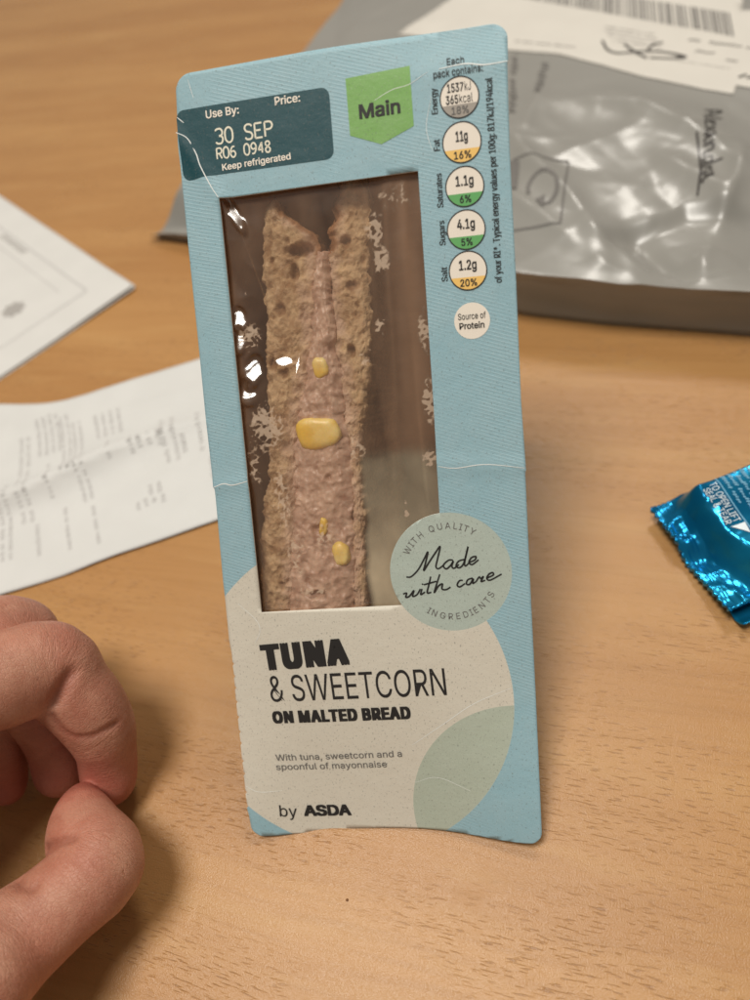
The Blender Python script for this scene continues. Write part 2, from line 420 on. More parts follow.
for pts_, w_ in (([(-.9, 176.6), (1.6, 175.2), (3.4, 171.6), (4.2, 168.6), (6.4, 163.6), (7.9, 161.0)], .26), ([(-1.3, 93.6), (1.5, 94.3), (4, 93.7), (8.0, 94.2)], .26),
                 ([(55.0, 95.6), (59, 95.0), (66, 95.5), (74.7, 94.2)], .2), ([(46, 177.0), (50, 178.6), (54, 179.2), (58, 181.0)], .12), ([(60.5, 181.3), (66, 181.6), (70, 180.7), (75.0, 180.7)], .3),
                 ([(3.3, 187.6), (4.2, 183.5)], .12), ([(58, 165), (57, 170), (58.5, 176)], .10), ([(44, 26), (52, 31.5), (60, 37), (69, 41)], .14), ([(-.4, 13.6), (3, 12.0), (9, 12.6)], .12), ([(2, 63.5), (6.5, 59), (7.2, 56), (5.6, 53)], .12),
                 ([(44, 16), (50, 17.4), (58, 14)], .10), ([(-.3, 180), (1.2, 178.6)], .2)):
    strokes('crease_line', [pts_], w_, M['crease'], .07, n=10, taper=.35)

# ------------------------------------------------------------------ lettering
# outlines of the letters used on the pack: character -> (advance, contours) in 1/500 em
GLYPH = {' ': (94,[]),
 '%': (338,[(88,141,77,142,68,145,60,149,53,154,48,160,43,168,40,176,38,184,37,194,37,206,38,215,40,224,43,232,48,240,54,246,60,251,68,255,78,258,88,258,98,258,107,255,115,251,122,246,128,240,132,232,135,224,137,215,138,206,138,194,137,184,135,176,132,168,127,160,122,154,115,149,107,145,98,142),(88,164,96,165,102,168,106,173,109,179,111,186,112,194,112,206,111,214,109,221,106,227,102,232,96,235,88,236,80,235,74,232,69,227,66,221,64,214,64,206,64,194,64,186,66,179,69,173,74,168,80,165),(251,-5,240,-4,231,-2,223,2,216,8,211,14,206,21,203,30,201,38,200,48,200,60,201,69,203,78,206,86,211,94,216,100,223,105,231,109,240,112,251,112,261,112,270,109,278,105,285,100,290,94,295,86,298,78,300,69,300,60,300,48,300,38,298,30,295,21,290,14,285,8,278,2,270,-2,261,-4),(251,17,258,18,264,21,269,26,272,33,274,40,274,48,274,60,274,68,272,75,269,81,265,86,258,89,251,90,243,89,237,86,232,81,229,75,227,68,226,60,226,48,227,40,229,33,232,26,236,21,243,18),(66,0,241,254,270,254,95,0)]),
 '&': (224,[(98,-3,82,-2,68,1,55,6,44,13,35,21,27,31,21,42,18,54,17,67,18,77,20,86,24,95,29,103,35,110,42,117,70,139,108,168,118,176,127,187,131,202,130,210,127,217,123,223,117,227,109,230,101,230,84,227,73,216,70,211,69,205,68,199,73,182,84,164,102,142,219,0,182,0,86,116,61,146,44,172,40,181,38,190,38,199,39,210,41,220,45,229,51,237,58,244,67,249,77,253,88,256,100,257,112,256,123,253,133,249,141,244,148,237,154,230,158,221,161,212,162,202,158,181,146,162,128,146,77,109,68,101,60,94,55,87,51,80,49,73,48,66,49,58,51,50,55,44,59,38,65,33,72,29,79,26,87,24,96,23,106,24,116,26,126,30,135,34,143,41,151,48,157,56,163,65,168,76,172,87,174,99,174,112,204,112,203,97,201,83,198,72,185,46,173,31,166,23,158,15,147,9,136,3,123,0,111,-3)]),
 '*': (227,[(101,111,103,165,57,136,45,158,93,183,45,208,57,229,103,200,101,254,125,254,123,200,169,229,181,208,133,183,181,158,169,136,123,165,125,111)]),
 ',': (94,[(19,-60,34,36,68,36,42,-60)]),
 '.': (94,[(48,-2,42,-1,36,1,31,4,28,9,26,15,25,20,26,27,28,32,31,37,36,40,42,43,48,43,54,43,59,40,64,37,68,32,70,27,71,20,70,15,68,9,64,4,59,1,54,-1)]),
 '/': (125,[(117,266,36,-38,7,-38,89,266)]),
 '0': (227,[(113,-3,95,-2,79,3,65,12,53,24,42,39,34,57,29,77,25,101,24,127,25,153,29,177,35,197,43,215,53,230,65,242,79,251,95,256,113,258,131,256,147,251,161,242,174,230,184,215,192,197,198,177,201,153,203,127,201,101,198,77,192,57,184,39,174,24,162,12,147,3,131,-2),(113,25,125,26,136,30,145,37,153,46,160,58,165,72,169,88,171,107,172,127,171,148,169,166,165,182,160,197,153,208,145,218,136,224,125,228,113,230,101,228,91,224,82,218,73,208,67,197,62,182,58,166,55,148,55,127,55,107,58,88,62,72,67,58,73,46,82,37,91,30,101,26)]),
 '1': (227,[(38,0,38,27,195,27,195,0),(138,254,138,0,106,0,106,224,105,224,43,179,43,213,99,254)]),
 '2': (227,[(32,0,32,24,117,114,141,141,155,163,158,170,160,178,160,186,159,194,157,202,154,209,149,215,143,220,137,224,129,227,121,229,112,230,102,229,94,227,86,224,79,219,74,213,69,207,66,199,64,190,64,181,33,181,34,196,37,209,43,221,51,232,60,241,72,248,84,253,98,257,112,258,127,257,141,254,153,248,164,241,173,233,181,223,186,211,189,199,191,186,190,177,188,168,185,159,181,150,175,140,168,129,133,90,76,30,76,28,195,28,195,0)]),
 '3': (227,[(109,-3,94,-2,80,0,66,5,54,11,44,19,35,29,28,40,24,52,22,66,55,66,56,58,59,50,63,44,69,38,75,33,83,30,91,27,100,25,109,25,119,26,129,27,138,30,145,35,152,40,157,46,161,54,164,63,165,72,164,81,162,90,158,98,153,105,146,112,137,117,127,121,115,123,101,124,78,124,78,150,144,224,144,226,35,226,35,254,186,254,186,230,106,139,106,144,124,145,140,143,154,138,167,131,177,122,185,111,192,99,195,86,196,72,195,58,191,45,185,33,177,22,166,13,154,6,141,1,125,-2)]),
 '4': (227,[(20,53,20,79,123,254,155,254,54,83,54,81,207,81,207,53),(141,0,141,61,141,73,141,159,171,159,171,0)]),
 '5': (227,[(111,-3,96,-2,82,1,70,6,59,12,49,20,41,30,35,41,32,53,30,65,61,65,62,58,65,51,69,44,74,39,80,34,87,30,94,27,102,26,111,25,120,26,130,28,138,32,146,38,152,44,157,52,161,61,163,71,164,81,163,92,161,101,157,111,151,119,145,125,137,131,129,135,119,138,109,138,84,134,76,131,69,127,64,123,34,126,48,254,183,254,183,226,75,226,67,151,68,151,74,155,81,159,89,162,97,165,106,166,115,167,126,166,137,164,147,160,156,156,165,150,172,143,179,134,185,125,189,116,193,105,195,94,195,82,194,66,191,51,184,38,176,26,166,16,154,8,141,1,126,-2)]),
 '6': (227,[(113,-3,98,-2,84,1,71,7,60,15,50,25,42,37,36,51,33,65,32,81,33,93,35,106,40,119,47,134,56,151,69,170,126,254,161,254,75,131,73,131,83,144,98,153,117,157,132,156,146,153,158,147,169,140,178,131,185,120,190,107,193,94,194,79,193,63,190,49,184,36,176,25,166,15,155,7,142,1,128,-2),(113,24,123,25,131,27,139,31,146,37,152,43,157,51,161,59,163,69,164,79,163,89,161,98,157,107,152,114,146,121,139,126,131,130,123,132,113,133,104,132,95,130,87,126,80,121,74,114,69,107,65,99,63,89,62,79,63,69,65,59,69,51,74,43,80,37,87,31,95,27,104,25)]),
 '7': (227,[(48,0,162,224,162,226,31,226,31,254,195,254,195,224,82,0)]),
 '8': (227,[(113,-3,97,-2,82,1,68,6,56,13,45,21,37,31,31,42,27,54,26,68,27,78,29,88,33,98,37,106,43,114,51,121,58,126,67,130,76,132,76,133,65,138,55,145,46,154,40,165,36,177,35,190,36,203,40,214,45,225,53,234,62,242,73,249,85,254,99,257,113,258,128,257,141,254,153,249,164,242,173,234,181,225,186,214,190,203,191,190,190,177,186,165,180,154,171,145,162,138,150,133,150,132,159,130,168,126,176,121,183,114,189,106,194,98,197,88,200,78,200,68,199,54,195,42,189,31,181,21,171,13,158,6,145,1,130,-2),(113,25,124,25,134,27,142,30,150,34,156,40,161,46,165,53,168,61,168,69,168,78,165,87,161,94,156,101,149,107,141,111,133,115,123,117,113,118,103,117,93,115,85,111,77,107,70,101,65,94,61,87,58,78,58,69,58,61,61,53,64,46,70,40,76,34,84,30,92,27,102,25),(113,145,122,145,130,147,137,150,144,154,149,159,154,165,157,172,159,180,160,188,159,196,157,203,154,210,149,216,144,221,138,225,130,228,122,229,113,230,104,229,96,228,89,225,82,221,77,216,72,210,69,203,67,196,66,188,67,180,69,172,72,165,77,159,82,154,89,150,96,147,104,145)]),
 '9': (227,[(113,258,128,257,142,253,155,247,166,239,176,229,184,217,190,204,193,189,194,173,194,161,191,148,186,135,180,120,170,103,158,84,100,0,65,0,151,124,154,124,144,111,128,101,109,97,94,98,81,102,69,107,58,114,49,124,41,134,36,147,33,161,32,176,33,191,36,205,42,218,50,230,60,239,71,247,84,253,98,257),(113,230,104,229,95,227,87,223,80,218,74,211,69,204,66,195,63,186,63,176,63,166,66,156,69,148,74,140,80,134,87,129,95,125,104,122,113,122,123,122,131,125,139,129,146,134,152,140,157,147,161,156,163,165,164,175,163,185,161,195,157,204,152,211,146,218,139,223,131,227,123,229)]),
 ':': (94,[(48,-2,42,-1,36,1,31,4,28,9,26,15,25,20,26,27,28,32,31,37,36,40,42,43,48,43,54,43,59,40,64,37,68,32,70,27,71,20,70,15,68,9,64,4,59,1,54,-1),(48,135,42,136,36,138,31,142,28,147,26,152,25,158,26,164,28,170,31,174,36,178,42,180,48,181,54,180,59,178,64,174,68,170,70,164,71,158,70,152,68,147,64,142,59,138,54,136)]),
 'A': (240,[(8,0,101,254,138,254,231,0,198,0,144,151,132,186,116,239,123,239,106,185,95,151,43,0),(55,71,55,99,185,99,185,71)]),
 'B': (228,[(30,0,30,254,121,254,137,253,152,250,164,245,175,239,184,230,190,221,195,210,198,199,199,187,198,177,197,168,193,160,189,153,184,148,178,143,157,133,157,131,166,130,174,127,182,123,189,117,196,110,201,102,205,92,208,81,209,68,208,56,205,44,200,33,193,24,184,16,172,9,158,4,142,1,123,0),(62,29,122,29,140,30,154,34,165,40,172,48,176,58,178,68,177,77,175,85,171,92,166,99,160,104,153,109,144,113,135,115,124,115,62,115),(62,143,119,143,128,143,136,145,144,148,151,152,157,157,162,163,165,170,167,178,168,186,167,197,163,206,156,214,147,221,135,225,120,226,62,226)]),
 'C': (255,[(134,-3,113,-2,93,4,75,12,59,25,46,40,35,58,27,78,22,101,20,127,22,153,27,176,35,197,46,215,59,230,75,242,93,251,113,256,134,258,146,257,158,255,170,252,181,248,191,242,201,236,210,228,217,219,224,209,229,198,234,187,236,174,204,174,202,183,199,190,195,197,179,214,158,224,134,228,119,227,105,223,92,216,80,207,71,196,62,182,57,166,53,148,52,127,53,107,57,88,63,72,71,59,80,47,92,38,105,32,119,28,134,26,158,30,179,40,195,57,204,80,236,80,234,68,229,56,224,45,217,36,210,27,201,19,192,12,181,7,170,2,159,-1,146,-3)]),
 'D': (251,[(109,0,48,0,48,29,107,29,127,30,144,34,159,40,171,49,182,61,189,75,195,90,198,108,200,128,198,147,195,165,190,180,182,194,172,205,160,214,145,221,129,225,110,226,47,226,47,254,113,254,136,253,157,248,176,239,192,228,206,213,217,196,225,175,229,153,231,128,229,102,224,80,217,59,206,42,192,27,175,15,156,7,134,2),(62,254,62,0,30,0,30,254)]),
 'E': (209,[(30,0,30,254,186,254,186,226,62,226,62,143,178,143,178,114,62,114,62,29,188,29,188,0)]),
 'F': (205,[(30,0,30,254,185,254,185,226,62,226,62,139,173,139,173,111,62,111,62,0)]),
 'G': (260,[(134,-3,113,-2,93,4,75,13,59,25,45,40,35,58,27,78,22,102,20,127,22,153,27,176,35,197,45,215,59,230,74,242,92,251,112,256,132,258,146,257,158,255,170,252,181,247,192,242,202,235,210,227,218,218,225,208,230,198,234,186,237,174,204,174,194,197,178,213,158,224,133,228,118,227,104,223,92,216,80,207,70,196,62,182,57,166,53,148,52,127,53,107,57,88,63,72,71,59,81,47,92,38,105,32,119,28,134,26,148,27,161,31,172,36,183,43,191,51,198,62,203,74,206,87,207,101,217,100,141,100,141,128,239,128,239,100,237,80,233,62,225,45,215,31,203,19,188,9,172,2,154,-2)]),
 'H': (258,[(30,0,30,254,62,254,62,144,196,144,196,254,228,254,228,0,196,0,196,116,62,116,62,0)]),
 'I': (150,[(16,0,16,29,59,29,59,226,16,226,16,254,135,254,135,226,91,226,91,29,135,29,135,0)]),
 'J': (198,[(93,-3,71,-1,53,5,38,16,26,31,19,50,17,73,17,86,49,86,49,73,50,58,54,47,61,37,70,30,80,26,93,25,105,26,115,30,124,37,131,47,135,58,136,73,136,254,168,254,168,73,166,50,159,31,147,16,132,5,113,-1)]),
 'K': (233,[(52,73,52,108,70,131,87,152,106,172,182,254,224,254,116,138,114,138),(30,0,30,254,62,254,62,167,62,112,62,97,62,0),(186,0,94,130,114,155,224,0)]),
 'L': (196,[(30,0,30,254,62,254,62,29,181,29,181,0)]),
 'M': (314,[(30,0,30,254,76,254,139,94,144,79,150,61,156,42,161,24,154,24,159,41,165,61,171,79,176,94,238,254,284,254,284,0,252,0,252,145,252,163,253,184,253,207,253,229,256,229,249,205,241,181,234,161,228,145,171,0,143,0,85,145,80,160,72,181,65,204,56,229,59,229,60,208,60,186,61,164,61,145,61,0)]),
 'N': (262,[(30,0,30,254,68,254,172,91,181,75,194,53,207,27,202,27,200,54,200,79,199,97,199,254,232,254,232,0,193,0,101,145,89,165,74,191,54,226,60,227,61,192,62,164,62,145,62,0)]),
 'O': (267,[(133,-3,112,-2,93,4,75,12,59,25,46,40,35,58,27,78,22,101,20,127,22,153,27,176,35,197,46,215,59,230,75,242,93,251,112,256,133,258,155,256,174,251,192,242,208,230,221,215,232,197,240,176,245,153,247,127,245,101,240,78,232,58,221,40,208,25,192,12,174,4,155,-2),(133,26,148,28,162,32,175,38,186,47,196,58,204,72,210,88,214,106,215,127,214,148,210,166,204,182,196,196,186,207,175,216,162,223,148,227,133,228,119,227,105,223,92,216,81,207,71,196,63,182,57,166,53,148,52,127,53,106,57,88,63,72,71,58,81,47,92,38,105,32,119,28)]),
 'P': (222,[(30,0,30,254,118,254,136,253,152,250,166,244,178,236,187,226,195,215,200,202,203,189,204,174,203,159,200,145,195,133,187,121,178,112,166,104,152,98,136,94,118,93,55,93,55,121,116,121,129,122,139,124,149,128,156,133,162,139,167,147,170,155,172,164,172,174,172,184,170,193,167,201,162,208,156,214,148,219,139,223,129,225,116,226,62,226,62,0)]),
 'Q': (267,[(123,80,156,80,185,42,192,32,234,-24,200,-24,173,13,166,23),(133,-3,112,-2,93,4,75,12,59,25,46,40,35,58,27,78,22,101,20,127,22,153,27,176,35,197,46,215,59,230,75,242,93,251,112,256,133,258,155,256,174,251,192,242,208,230,221,215,232,197,240,176,245,153,247,127,245,101,240,78,232,58,221,40,208,25,192,12,174,4,155,-2),(133,26,148,28,162,32,175,38,186,47,196,58,204,72,210,88,214,106,215,127,214,148,210,166,204,182,196,196,186,207,175,216,162,223,148,227,133,228,119,227,105,223,92,216,81,207,71,196,63,182,57,166,53,148,52,127,53,106,57,88,63,72,71,58,81,47,92,38,105,32,119,28)]),
 'R': (224,[(30,0,30,254,118,254,136,253,153,250,167,244,178,237,188,227,195,217,200,204,204,191,205,176,204,161,200,148,195,136,188,125,178,116,166,109,152,103,136,100,118,99,48,99,48,128,117,128,129,128,140,130,149,133,156,138,162,143,167,150,170,158,172,167,173,176,172,186,170,194,167,202,162,209,156,215,149,220,140,223,129,225,116,226,62,226,62,0),(177,0,115,115,151,115,214,0)]),
 'S': (223,[(112,-4,94,-3,78,0,64,5,51,11,41,20,32,30,25,42,21,54,19,68,52,68,54,59,57,51,62,44,68,38,75,33,83,29,92,27,102,25,112,25,123,25,133,27,143,30,151,34,159,40,165,46,169,53,172,61,173,70,172,77,170,84,166,89,161,94,155,99,148,102,122,111,92,120,72,126,56,135,43,145,34,156,28,170,26,186,27,200,31,213,37,224,46,234,57,242,69,249,83,254,97,257,114,258,130,257,145,254,158,249,170,242,180,234,189,224,195,213,199,202,200,189,169,189,166,201,160,211,151,219,140,225,127,228,112,229,102,229,92,227,84,224,76,220,70,215,64,209,61,203,58,195,58,188,58,180,61,173,65,167,71,162,78,158,85,154,106,147,132,140,156,132,179,119,186,113,192,106,197,99,201,90,203,80,204,69,203,56,199,43,193,32,185,21,174,13,162,5,147,0,130,-3)]),
 'T': (224,[(16,226,16,254,208,254,208,226,128,226,128,0,96,0,96,226)]),
 'U': (259,[(129,-4,110,-3,93,1,77,8,63,17,52,27,42,40,36,54,31,70,30,87,30,254,62,254,62,89,63,77,66,66,70,57,77,48,84,40,94,34,104,29,116,27,129,26,143,27,155,29,165,34,175,40,182,48,188,57,193,66,195,77,196,89,196,254,229,254,229,87,227,70,223,54,216,40,207,27,195,17,182,8,166,1,149,-3)]),
 'W': (343,[(78,0,8,254,41,254,82,98,88,73,93,47,98,20,95,20,100,47,106,73,112,98,153,254,190,254,231,98,237,73,243,47,249,20,244,20,249,47,255,73,261,98,302,254,335,254,265,0,228,0,184,161,176,196,168,237,175,237,167,197,159,161,115,0)]),
 'Y': (236,[(102,0,102,104,8,254,46,254,96,172,111,146,125,115,112,115,126,146,140,172,191,254,228,254,134,104,134,0)]),
 'a': (195,[(80,-4,68,-4,57,-1,47,2,38,8,30,14,24,22,19,32,16,42,15,54,16,64,18,73,22,80,26,87,32,92,39,97,63,105,89,110,117,113,133,117,135,120,137,123,138,127,138,128,137,136,136,142,133,148,130,153,125,158,120,161,113,163,106,165,98,165,89,165,82,164,75,161,59,150,50,137,20,146,26,156,32,165,39,173,48,179,57,184,66,188,77,190,87,192,97,192,119,190,143,180,150,175,156,168,161,160,165,150,168,139,168,126,168,0,138,0,138,26,136,26,126,12,108,1,100,-2,90,-4),(85,23,96,23,106,26,114,29,121,34,127,40,132,47,135,54,137,61,138,69,138,95,130,91,116,88,100,86,88,84,67,79,61,77,56,74,52,70,48,65,47,59,46,52,46,46,48,41,51,36,55,32,59,29,65,26)]),
 'b': (212,[(115,-4,104,-3,94,-1,86,2,69,16,59,29,56,29,56,0,26,0,26,254,57,254,57,160,59,160,69,173,86,186,94,190,103,192,115,192,130,191,144,187,156,180,168,171,177,160,185,146,191,131,194,113,195,94,194,75,191,58,185,42,177,29,168,17,157,8,144,1,130,-3),(110,23,121,24,131,28,140,33,147,40,153,48,158,58,161,70,163,82,164,95,163,108,161,120,158,131,153,140,147,149,140,156,131,161,121,164,110,165,99,164,89,161,81,156,73,149,67,141,62,131,59,120,57,108,56,95,57,81,59,69,63,58,67,48,73,39,81,32,89,27,99,24)]),
 'c': (198,[(104,-4,87,-3,72,1,58,8,46,17,36,29,28,43,22,58,18,75,17,94,18,113,22,130,28,146,36,159,46,171,58,180,72,187,87,191,104,192,130,189,153,178,170,161,181,138,151,131,145,145,135,155,121,162,104,165,92,164,81,161,73,155,65,148,59,139,54,129,51,118,49,106,48,94,49,81,51,70,54,59,59,49,65,40,73,33,81,28,92,24,104,23,121,26,135,33,146,44,152,59,181,51,179,43,175,35,171,28,153,11,130,0)]),
 'd': (212,[(98,-4,82,-3,68,1,56,8,44,17,35,29,27,42,22,58,18,75,17,94,18,113,22,131,27,146,35,160,45,171,56,180,69,187,83,191,98,192,109,192,118,190,126,186,144,173,153,160,155,160,155,254,186,254,186,0,156,0,156,29,153,29,143,16,126,2,118,-1,109,-3),(102,23,113,24,123,27,132,32,139,39,145,48,150,58,153,69,155,81,156,95,155,108,153,120,150,131,145,141,139,149,132,156,123,161,113,164,102,165,91,164,81,161,72,156,65,149,59,140,54,131,51,120,49,108,48,95,49,82,51,70,54,58,59,48,65,40,73,33,81,28,91,24)]),
 'e': (202,[(106,-4,88,-3,73,1,58,8,46,17,36,29,28,42,22,58,18,75,17,93,18,112,22,129,28,145,36,159,46,170,58,180,71,187,86,191,103,192,113,192,123,190,133,187,142,183,151,177,160,170,167,162,173,152,179,141,182,128,185,113,186,97,186,85,37,85,37,110,169,110,155,101,154,113,152,124,149,134,144,143,138,151,131,157,123,161,113,164,103,165,92,164,82,161,73,157,66,151,59,143,54,135,51,125,49,116,48,105,48,89,49,75,51,64,55,53,61,44,67,37,76,31,85,26,95,24,106,23,127,26,143,36,153,53,182,45,179,36,174,27,168,20,160,13,151,7,141,2,130,-1,119,-3)]),
 'f': (127,[(114,190,114,164,3,164,3,190),(40,0,40,216,41,226,44,235,48,243,53,250,60,255,68,259,76,262,85,264,94,265,111,263,121,260,114,234,107,236,97,237,89,236,82,234,77,230,74,225,72,218,71,209,71,0)]),
 'g': (213,[(103,-75,90,-75,78,-73,67,-70,57,-66,49,-61,41,-55,35,-49,30,-42,25,-35,51,-20,61,-33,77,-44,85,-47,93,-48,103,-49,118,-47,130,-44,141,-38,149,-29,154,-17,156,-3,156,34,153,34,143,21,126,8,118,5,109,3,97,2,83,4,69,7,56,13,45,22,35,32,28,45,22,60,18,77,17,96,18,114,22,131,27,147,35,160,45,171,56,180,69,187,83,191,98,192,109,192,119,190,127,186,144,173,154,159,157,159,157,190,186,190,186,-4,185,-20,181,-33,175,-45,167,-54,157,-62,145,-68,132,-72,118,-74),(102,30,113,30,123,33,132,38,139,44,145,51,150,61,153,71,156,83,156,96,156,109,153,121,150,132,145,141,139,150,132,156,123,161,114,164,102,165,91,164,81,161,73,156,65,149,59,141,54,131,51,120,49,109,48,96,49,84,51,72,54,61,59,52,65,44,73,38,81,33,91,30)]),
 'h': (205,[(57,113,57,0,26,0,26,254,57,254,57,144,51,144,58,159,66,172,76,181,87,187,100,191,114,192,126,191,137,189,148,184,157,178,164,170,170,160,175,149,178,135,179,120,179,0,148,0,148,118,147,131,143,143,136,152,128,159,117,163,105,165,96,164,88,162,80,159,74,154,68,148,63,141,60,133,58,124)]),
 'i': (83,[(26,0,26,190,57,190,57,0),(42,221,36,222,31,224,27,227,23,231,21,236,21,242,21,247,23,252,27,256,31,259,36,261,42,262,47,261,52,259,57,256,60,252,62,247,63,242,62,236,60,231,57,227,52,224,47,222)]),
 'k': (190,[(55,68,55,106,60,106,142,190,180,190,92,100,89,100),(26,0,26,254,57,254,57,0),(147,0,74,93,96,114,186,0)]),
 'l': (95,[(70,-1,56,0,45,4,37,10,31,19,27,29,26,42,26,254,57,254,57,49,57,42,58,35,60,31,63,28,67,27,73,26,80,26,85,27,90,1,81,0)]),
 'm': (305,[(26,0,26,190,56,190,56,148,54,148,57,157,61,166,66,173,72,179,79,184,86,188,94,191,102,193,110,193,123,192,134,187,144,180,151,171,157,160,160,147,156,147,159,156,163,164,169,172,175,178,182,183,190,187,199,191,208,192,218,193,229,192,239,190,249,186,257,180,264,173,270,164,275,154,278,141,278,128,278,0,248,0,248,127,247,139,243,149,236,156,228,161,219,164,209,165,201,165,194,163,187,160,181,156,177,151,173,145,170,139,168,131,168,124,168,0,137,0,137,130,136,140,132,148,126,156,119,161,110,164,100,165,92,165,85,163,79,160,73,156,67,151,63,145,60,137,58,129,57,119,57,0)]),
 'n': (205,[(57,113,57,0,26,0,26,190,56,190,56,144,51,144,58,159,66,172,76,181,87,187,100,191,114,192,126,191,137,189,147,184,156,178,164,170,170,160,175,149,178,135,179,120,179,0,148,0,148,118,147,131,143,143,136,152,128,159,117,163,105,165,96,164,88,162,80,159,74,154,68,148,63,141,60,133,58,124)]),
 'o': (208,[(104,-4,87,-3,72,1,58,8,46,17,36,29,28,43,22,58,18,75,17,94,18,113,22,130,28,146,36,159,46,171,58,180,72,187,87,191,104,192,120,191,136,187,149,180,161,171,171,159,180,146,186,130,189,113,191,94,189,75,186,58,180,43,171,29,161,17,149,8,136,1,120,-3),(104,23,116,24,126,28,135,33,143,40,149,49,154,59,157,70,159,81,160,94,159,106,157,118,154,129,149,139,143,148,135,155,126,161,116,164,104,165,92,164,81,161,73,155,65,148,59,139,54,129,51,118,49,106,48,94,49,81,51,70,54,59,59,49,65,40,73,33,81,28,92,24)]),
 'p': (212,[(26,-71,26,190,56,190,56,160,59,160,69,173,86,186,94,190,103,192,115,192,130,191,144,187,156,180,168,171,177,160,185,146,191,131,194,113,195,94,194,75,191,58,185,42,177,29,168,17,157,8,144,1,130,-3,115,-4,104,-3,94,-1,86,2,69,16,59,29,57,29,57,-71),(110,23,121,24,131,28,140,33,147,40,153,48,158,58,161,70,163,82,164,95,163,108,161,120,158,131,153,140,147,149,140,156,131,161,121,164,110,165,99,164,89,161,81,156,73,149,67,141,62,131,59,120,57,108,56,95,57,81,59,69,63,58,67,48,73,39,81,32,89,27,99,24)]),
 'r': (130,[(26,0,26,190,56,190,56,160,58,160,62,169,68,177,76,184,85,188,96,191,107,192,115,192,122,192,122,161,115,162,103,163,95,162,87,160,80,157,73,153,67,148,63,142,60,135,58,127,57,118,57,0)]),
 's': (182,[(91,-4,78,-3,67,-2,56,2,46,6,38,12,31,19,25,27,21,37,18,47,47,53,50,44,55,36,62,30,70,26,80,24,91,23,103,24,113,26,122,31,129,37,133,44,134,51,133,58,131,63,127,68,122,72,115,75,106,78,75,85,59,90,46,96,36,104,29,113,25,124,23,137,24,147,27,157,33,166,39,173,48,180,58,185,69,189,81,191,94,192,106,192,117,190,127,186,136,182,143,176,149,170,155,162,159,154,162,145,134,139,131,146,127,152,121,158,114,163,105,165,94,166,83,165,74,163,65,158,59,153,56,146,54,139,55,132,58,126,62,122,68,118,76,114,86,111,115,105,131,100,143,93,153,86,160,76,164,66,166,53,165,43,161,33,156,24,149,16,140,9,130,3,118,-1,105,-3)]),
 't': (114,[(102,190,102,164,3,164,3,190),(32,236,63,236,63,49,64,41,65,35,68,31,72,27,78,26,85,25,93,26,101,27,107,1,96,-1,84,-2,69,-1,56,4,46,11,38,20,34,32,32,46)]),
 'u': (205,[(91,-3,79,-2,68,1,57,5,48,12,41,20,35,29,30,41,27,54,26,69,26,190,57,190,57,72,58,58,62,47,68,37,77,31,88,26,100,25,109,26,117,28,125,31,131,36,137,41,142,48,145,57,147,66,148,76,148,190,179,190,179,0,149,0,149,46,154,46,147,30,139,18,129,8,117,2,105,-1)]),
 'v': (195,[(81,0,9,190,42,190,83,78,93,43,103,10,92,10,101,43,112,78,152,190,186,190,113,0)]),
 'w': (284,[(69,0,11,190,44,190,67,107,77,68,88,21,82,21,93,67,103,107,126,190,158,190,181,107,191,68,201,21,196,21,206,68,217,107,240,190,272,190,215,0,184,0,159,86,152,112,145,140,138,169,145,169,138,140,131,112,124,86,99,0)]),
 'y': (195,[(24,-69,31,-43,36,-44,52,-44,57,-43,61,-41,65,-37,69,-32,72,-26,75,-18,81,-1,9,190,42,190,83,78,93,43,103,10,92,10,101,43,112,78,153,190,186,190,102,-29,88,-54,83,-59,76,-64,70,-68,62,-70,54,-72,46,-73,32,-72)])}
from mathutils.geometry import tessellate_polygon
_gc = {}
def glyphs(txt, offset=0., spacing=1.0):
    V, F = [], []; x = 0.
    for ch in txt:
        adv, cs = GLYPH[ch]
        if ch not in _gc:
            loops = [[Vector((c[k]/500, c[k+1]/500, 0)) for k in range(0, len(c), 2)] for c in cs]
            area = lambda l: .5*sum(a.x*b.y-b.x*a.y for a, b in zip(l, l[1:]+l[:1]))
            big = max(loops, key=lambda l: abs(area(l))) if loops else None
            sg = 1 if loops and area(big) > 0 else -1
            outers = [l for l in loops if area(l)*sg > 0]; holes = [l for l in loops if area(l)*sg <= 0]
            P_, T_ = [], []
            def inside(p, l):
                r = False
                for a, b in zip(l, l[1:]+l[:1]):
                    if (a.y > p.y) != (b.y > p.y) and p.x < (b.x-a.x)*(p.y-a.y)/(b.y-a.y)+a.x: r = not r
                return r
            for m, l in enumerate(outers):
                hs = [h_ for h_ in holes if inside(h_[0], l)]
                fl = [q for x_ in [l]+hs for q in x_]; k0 = len(P_)
                P_ += [(q.x, q.y, m*.004) for q in fl]; T_ += [tuple(a+k0 for a in t) for t in tessellate_polygon([l]+hs)]
            _gc[ch] = (P_, T_)
        P, T_ = _gc[ch]; k = len(V)
        V += [(q[0]+x, q[1], q[2]) for q in P]; F += [tuple(a+k for a in t) for t in T_]
        x += adv/500*spacing
    return V, F
def cap_of(offset):
    V, _ = glyphs('H'); ys = [q[1] for q in V]; return min(ys), max(ys)
_caps = {}
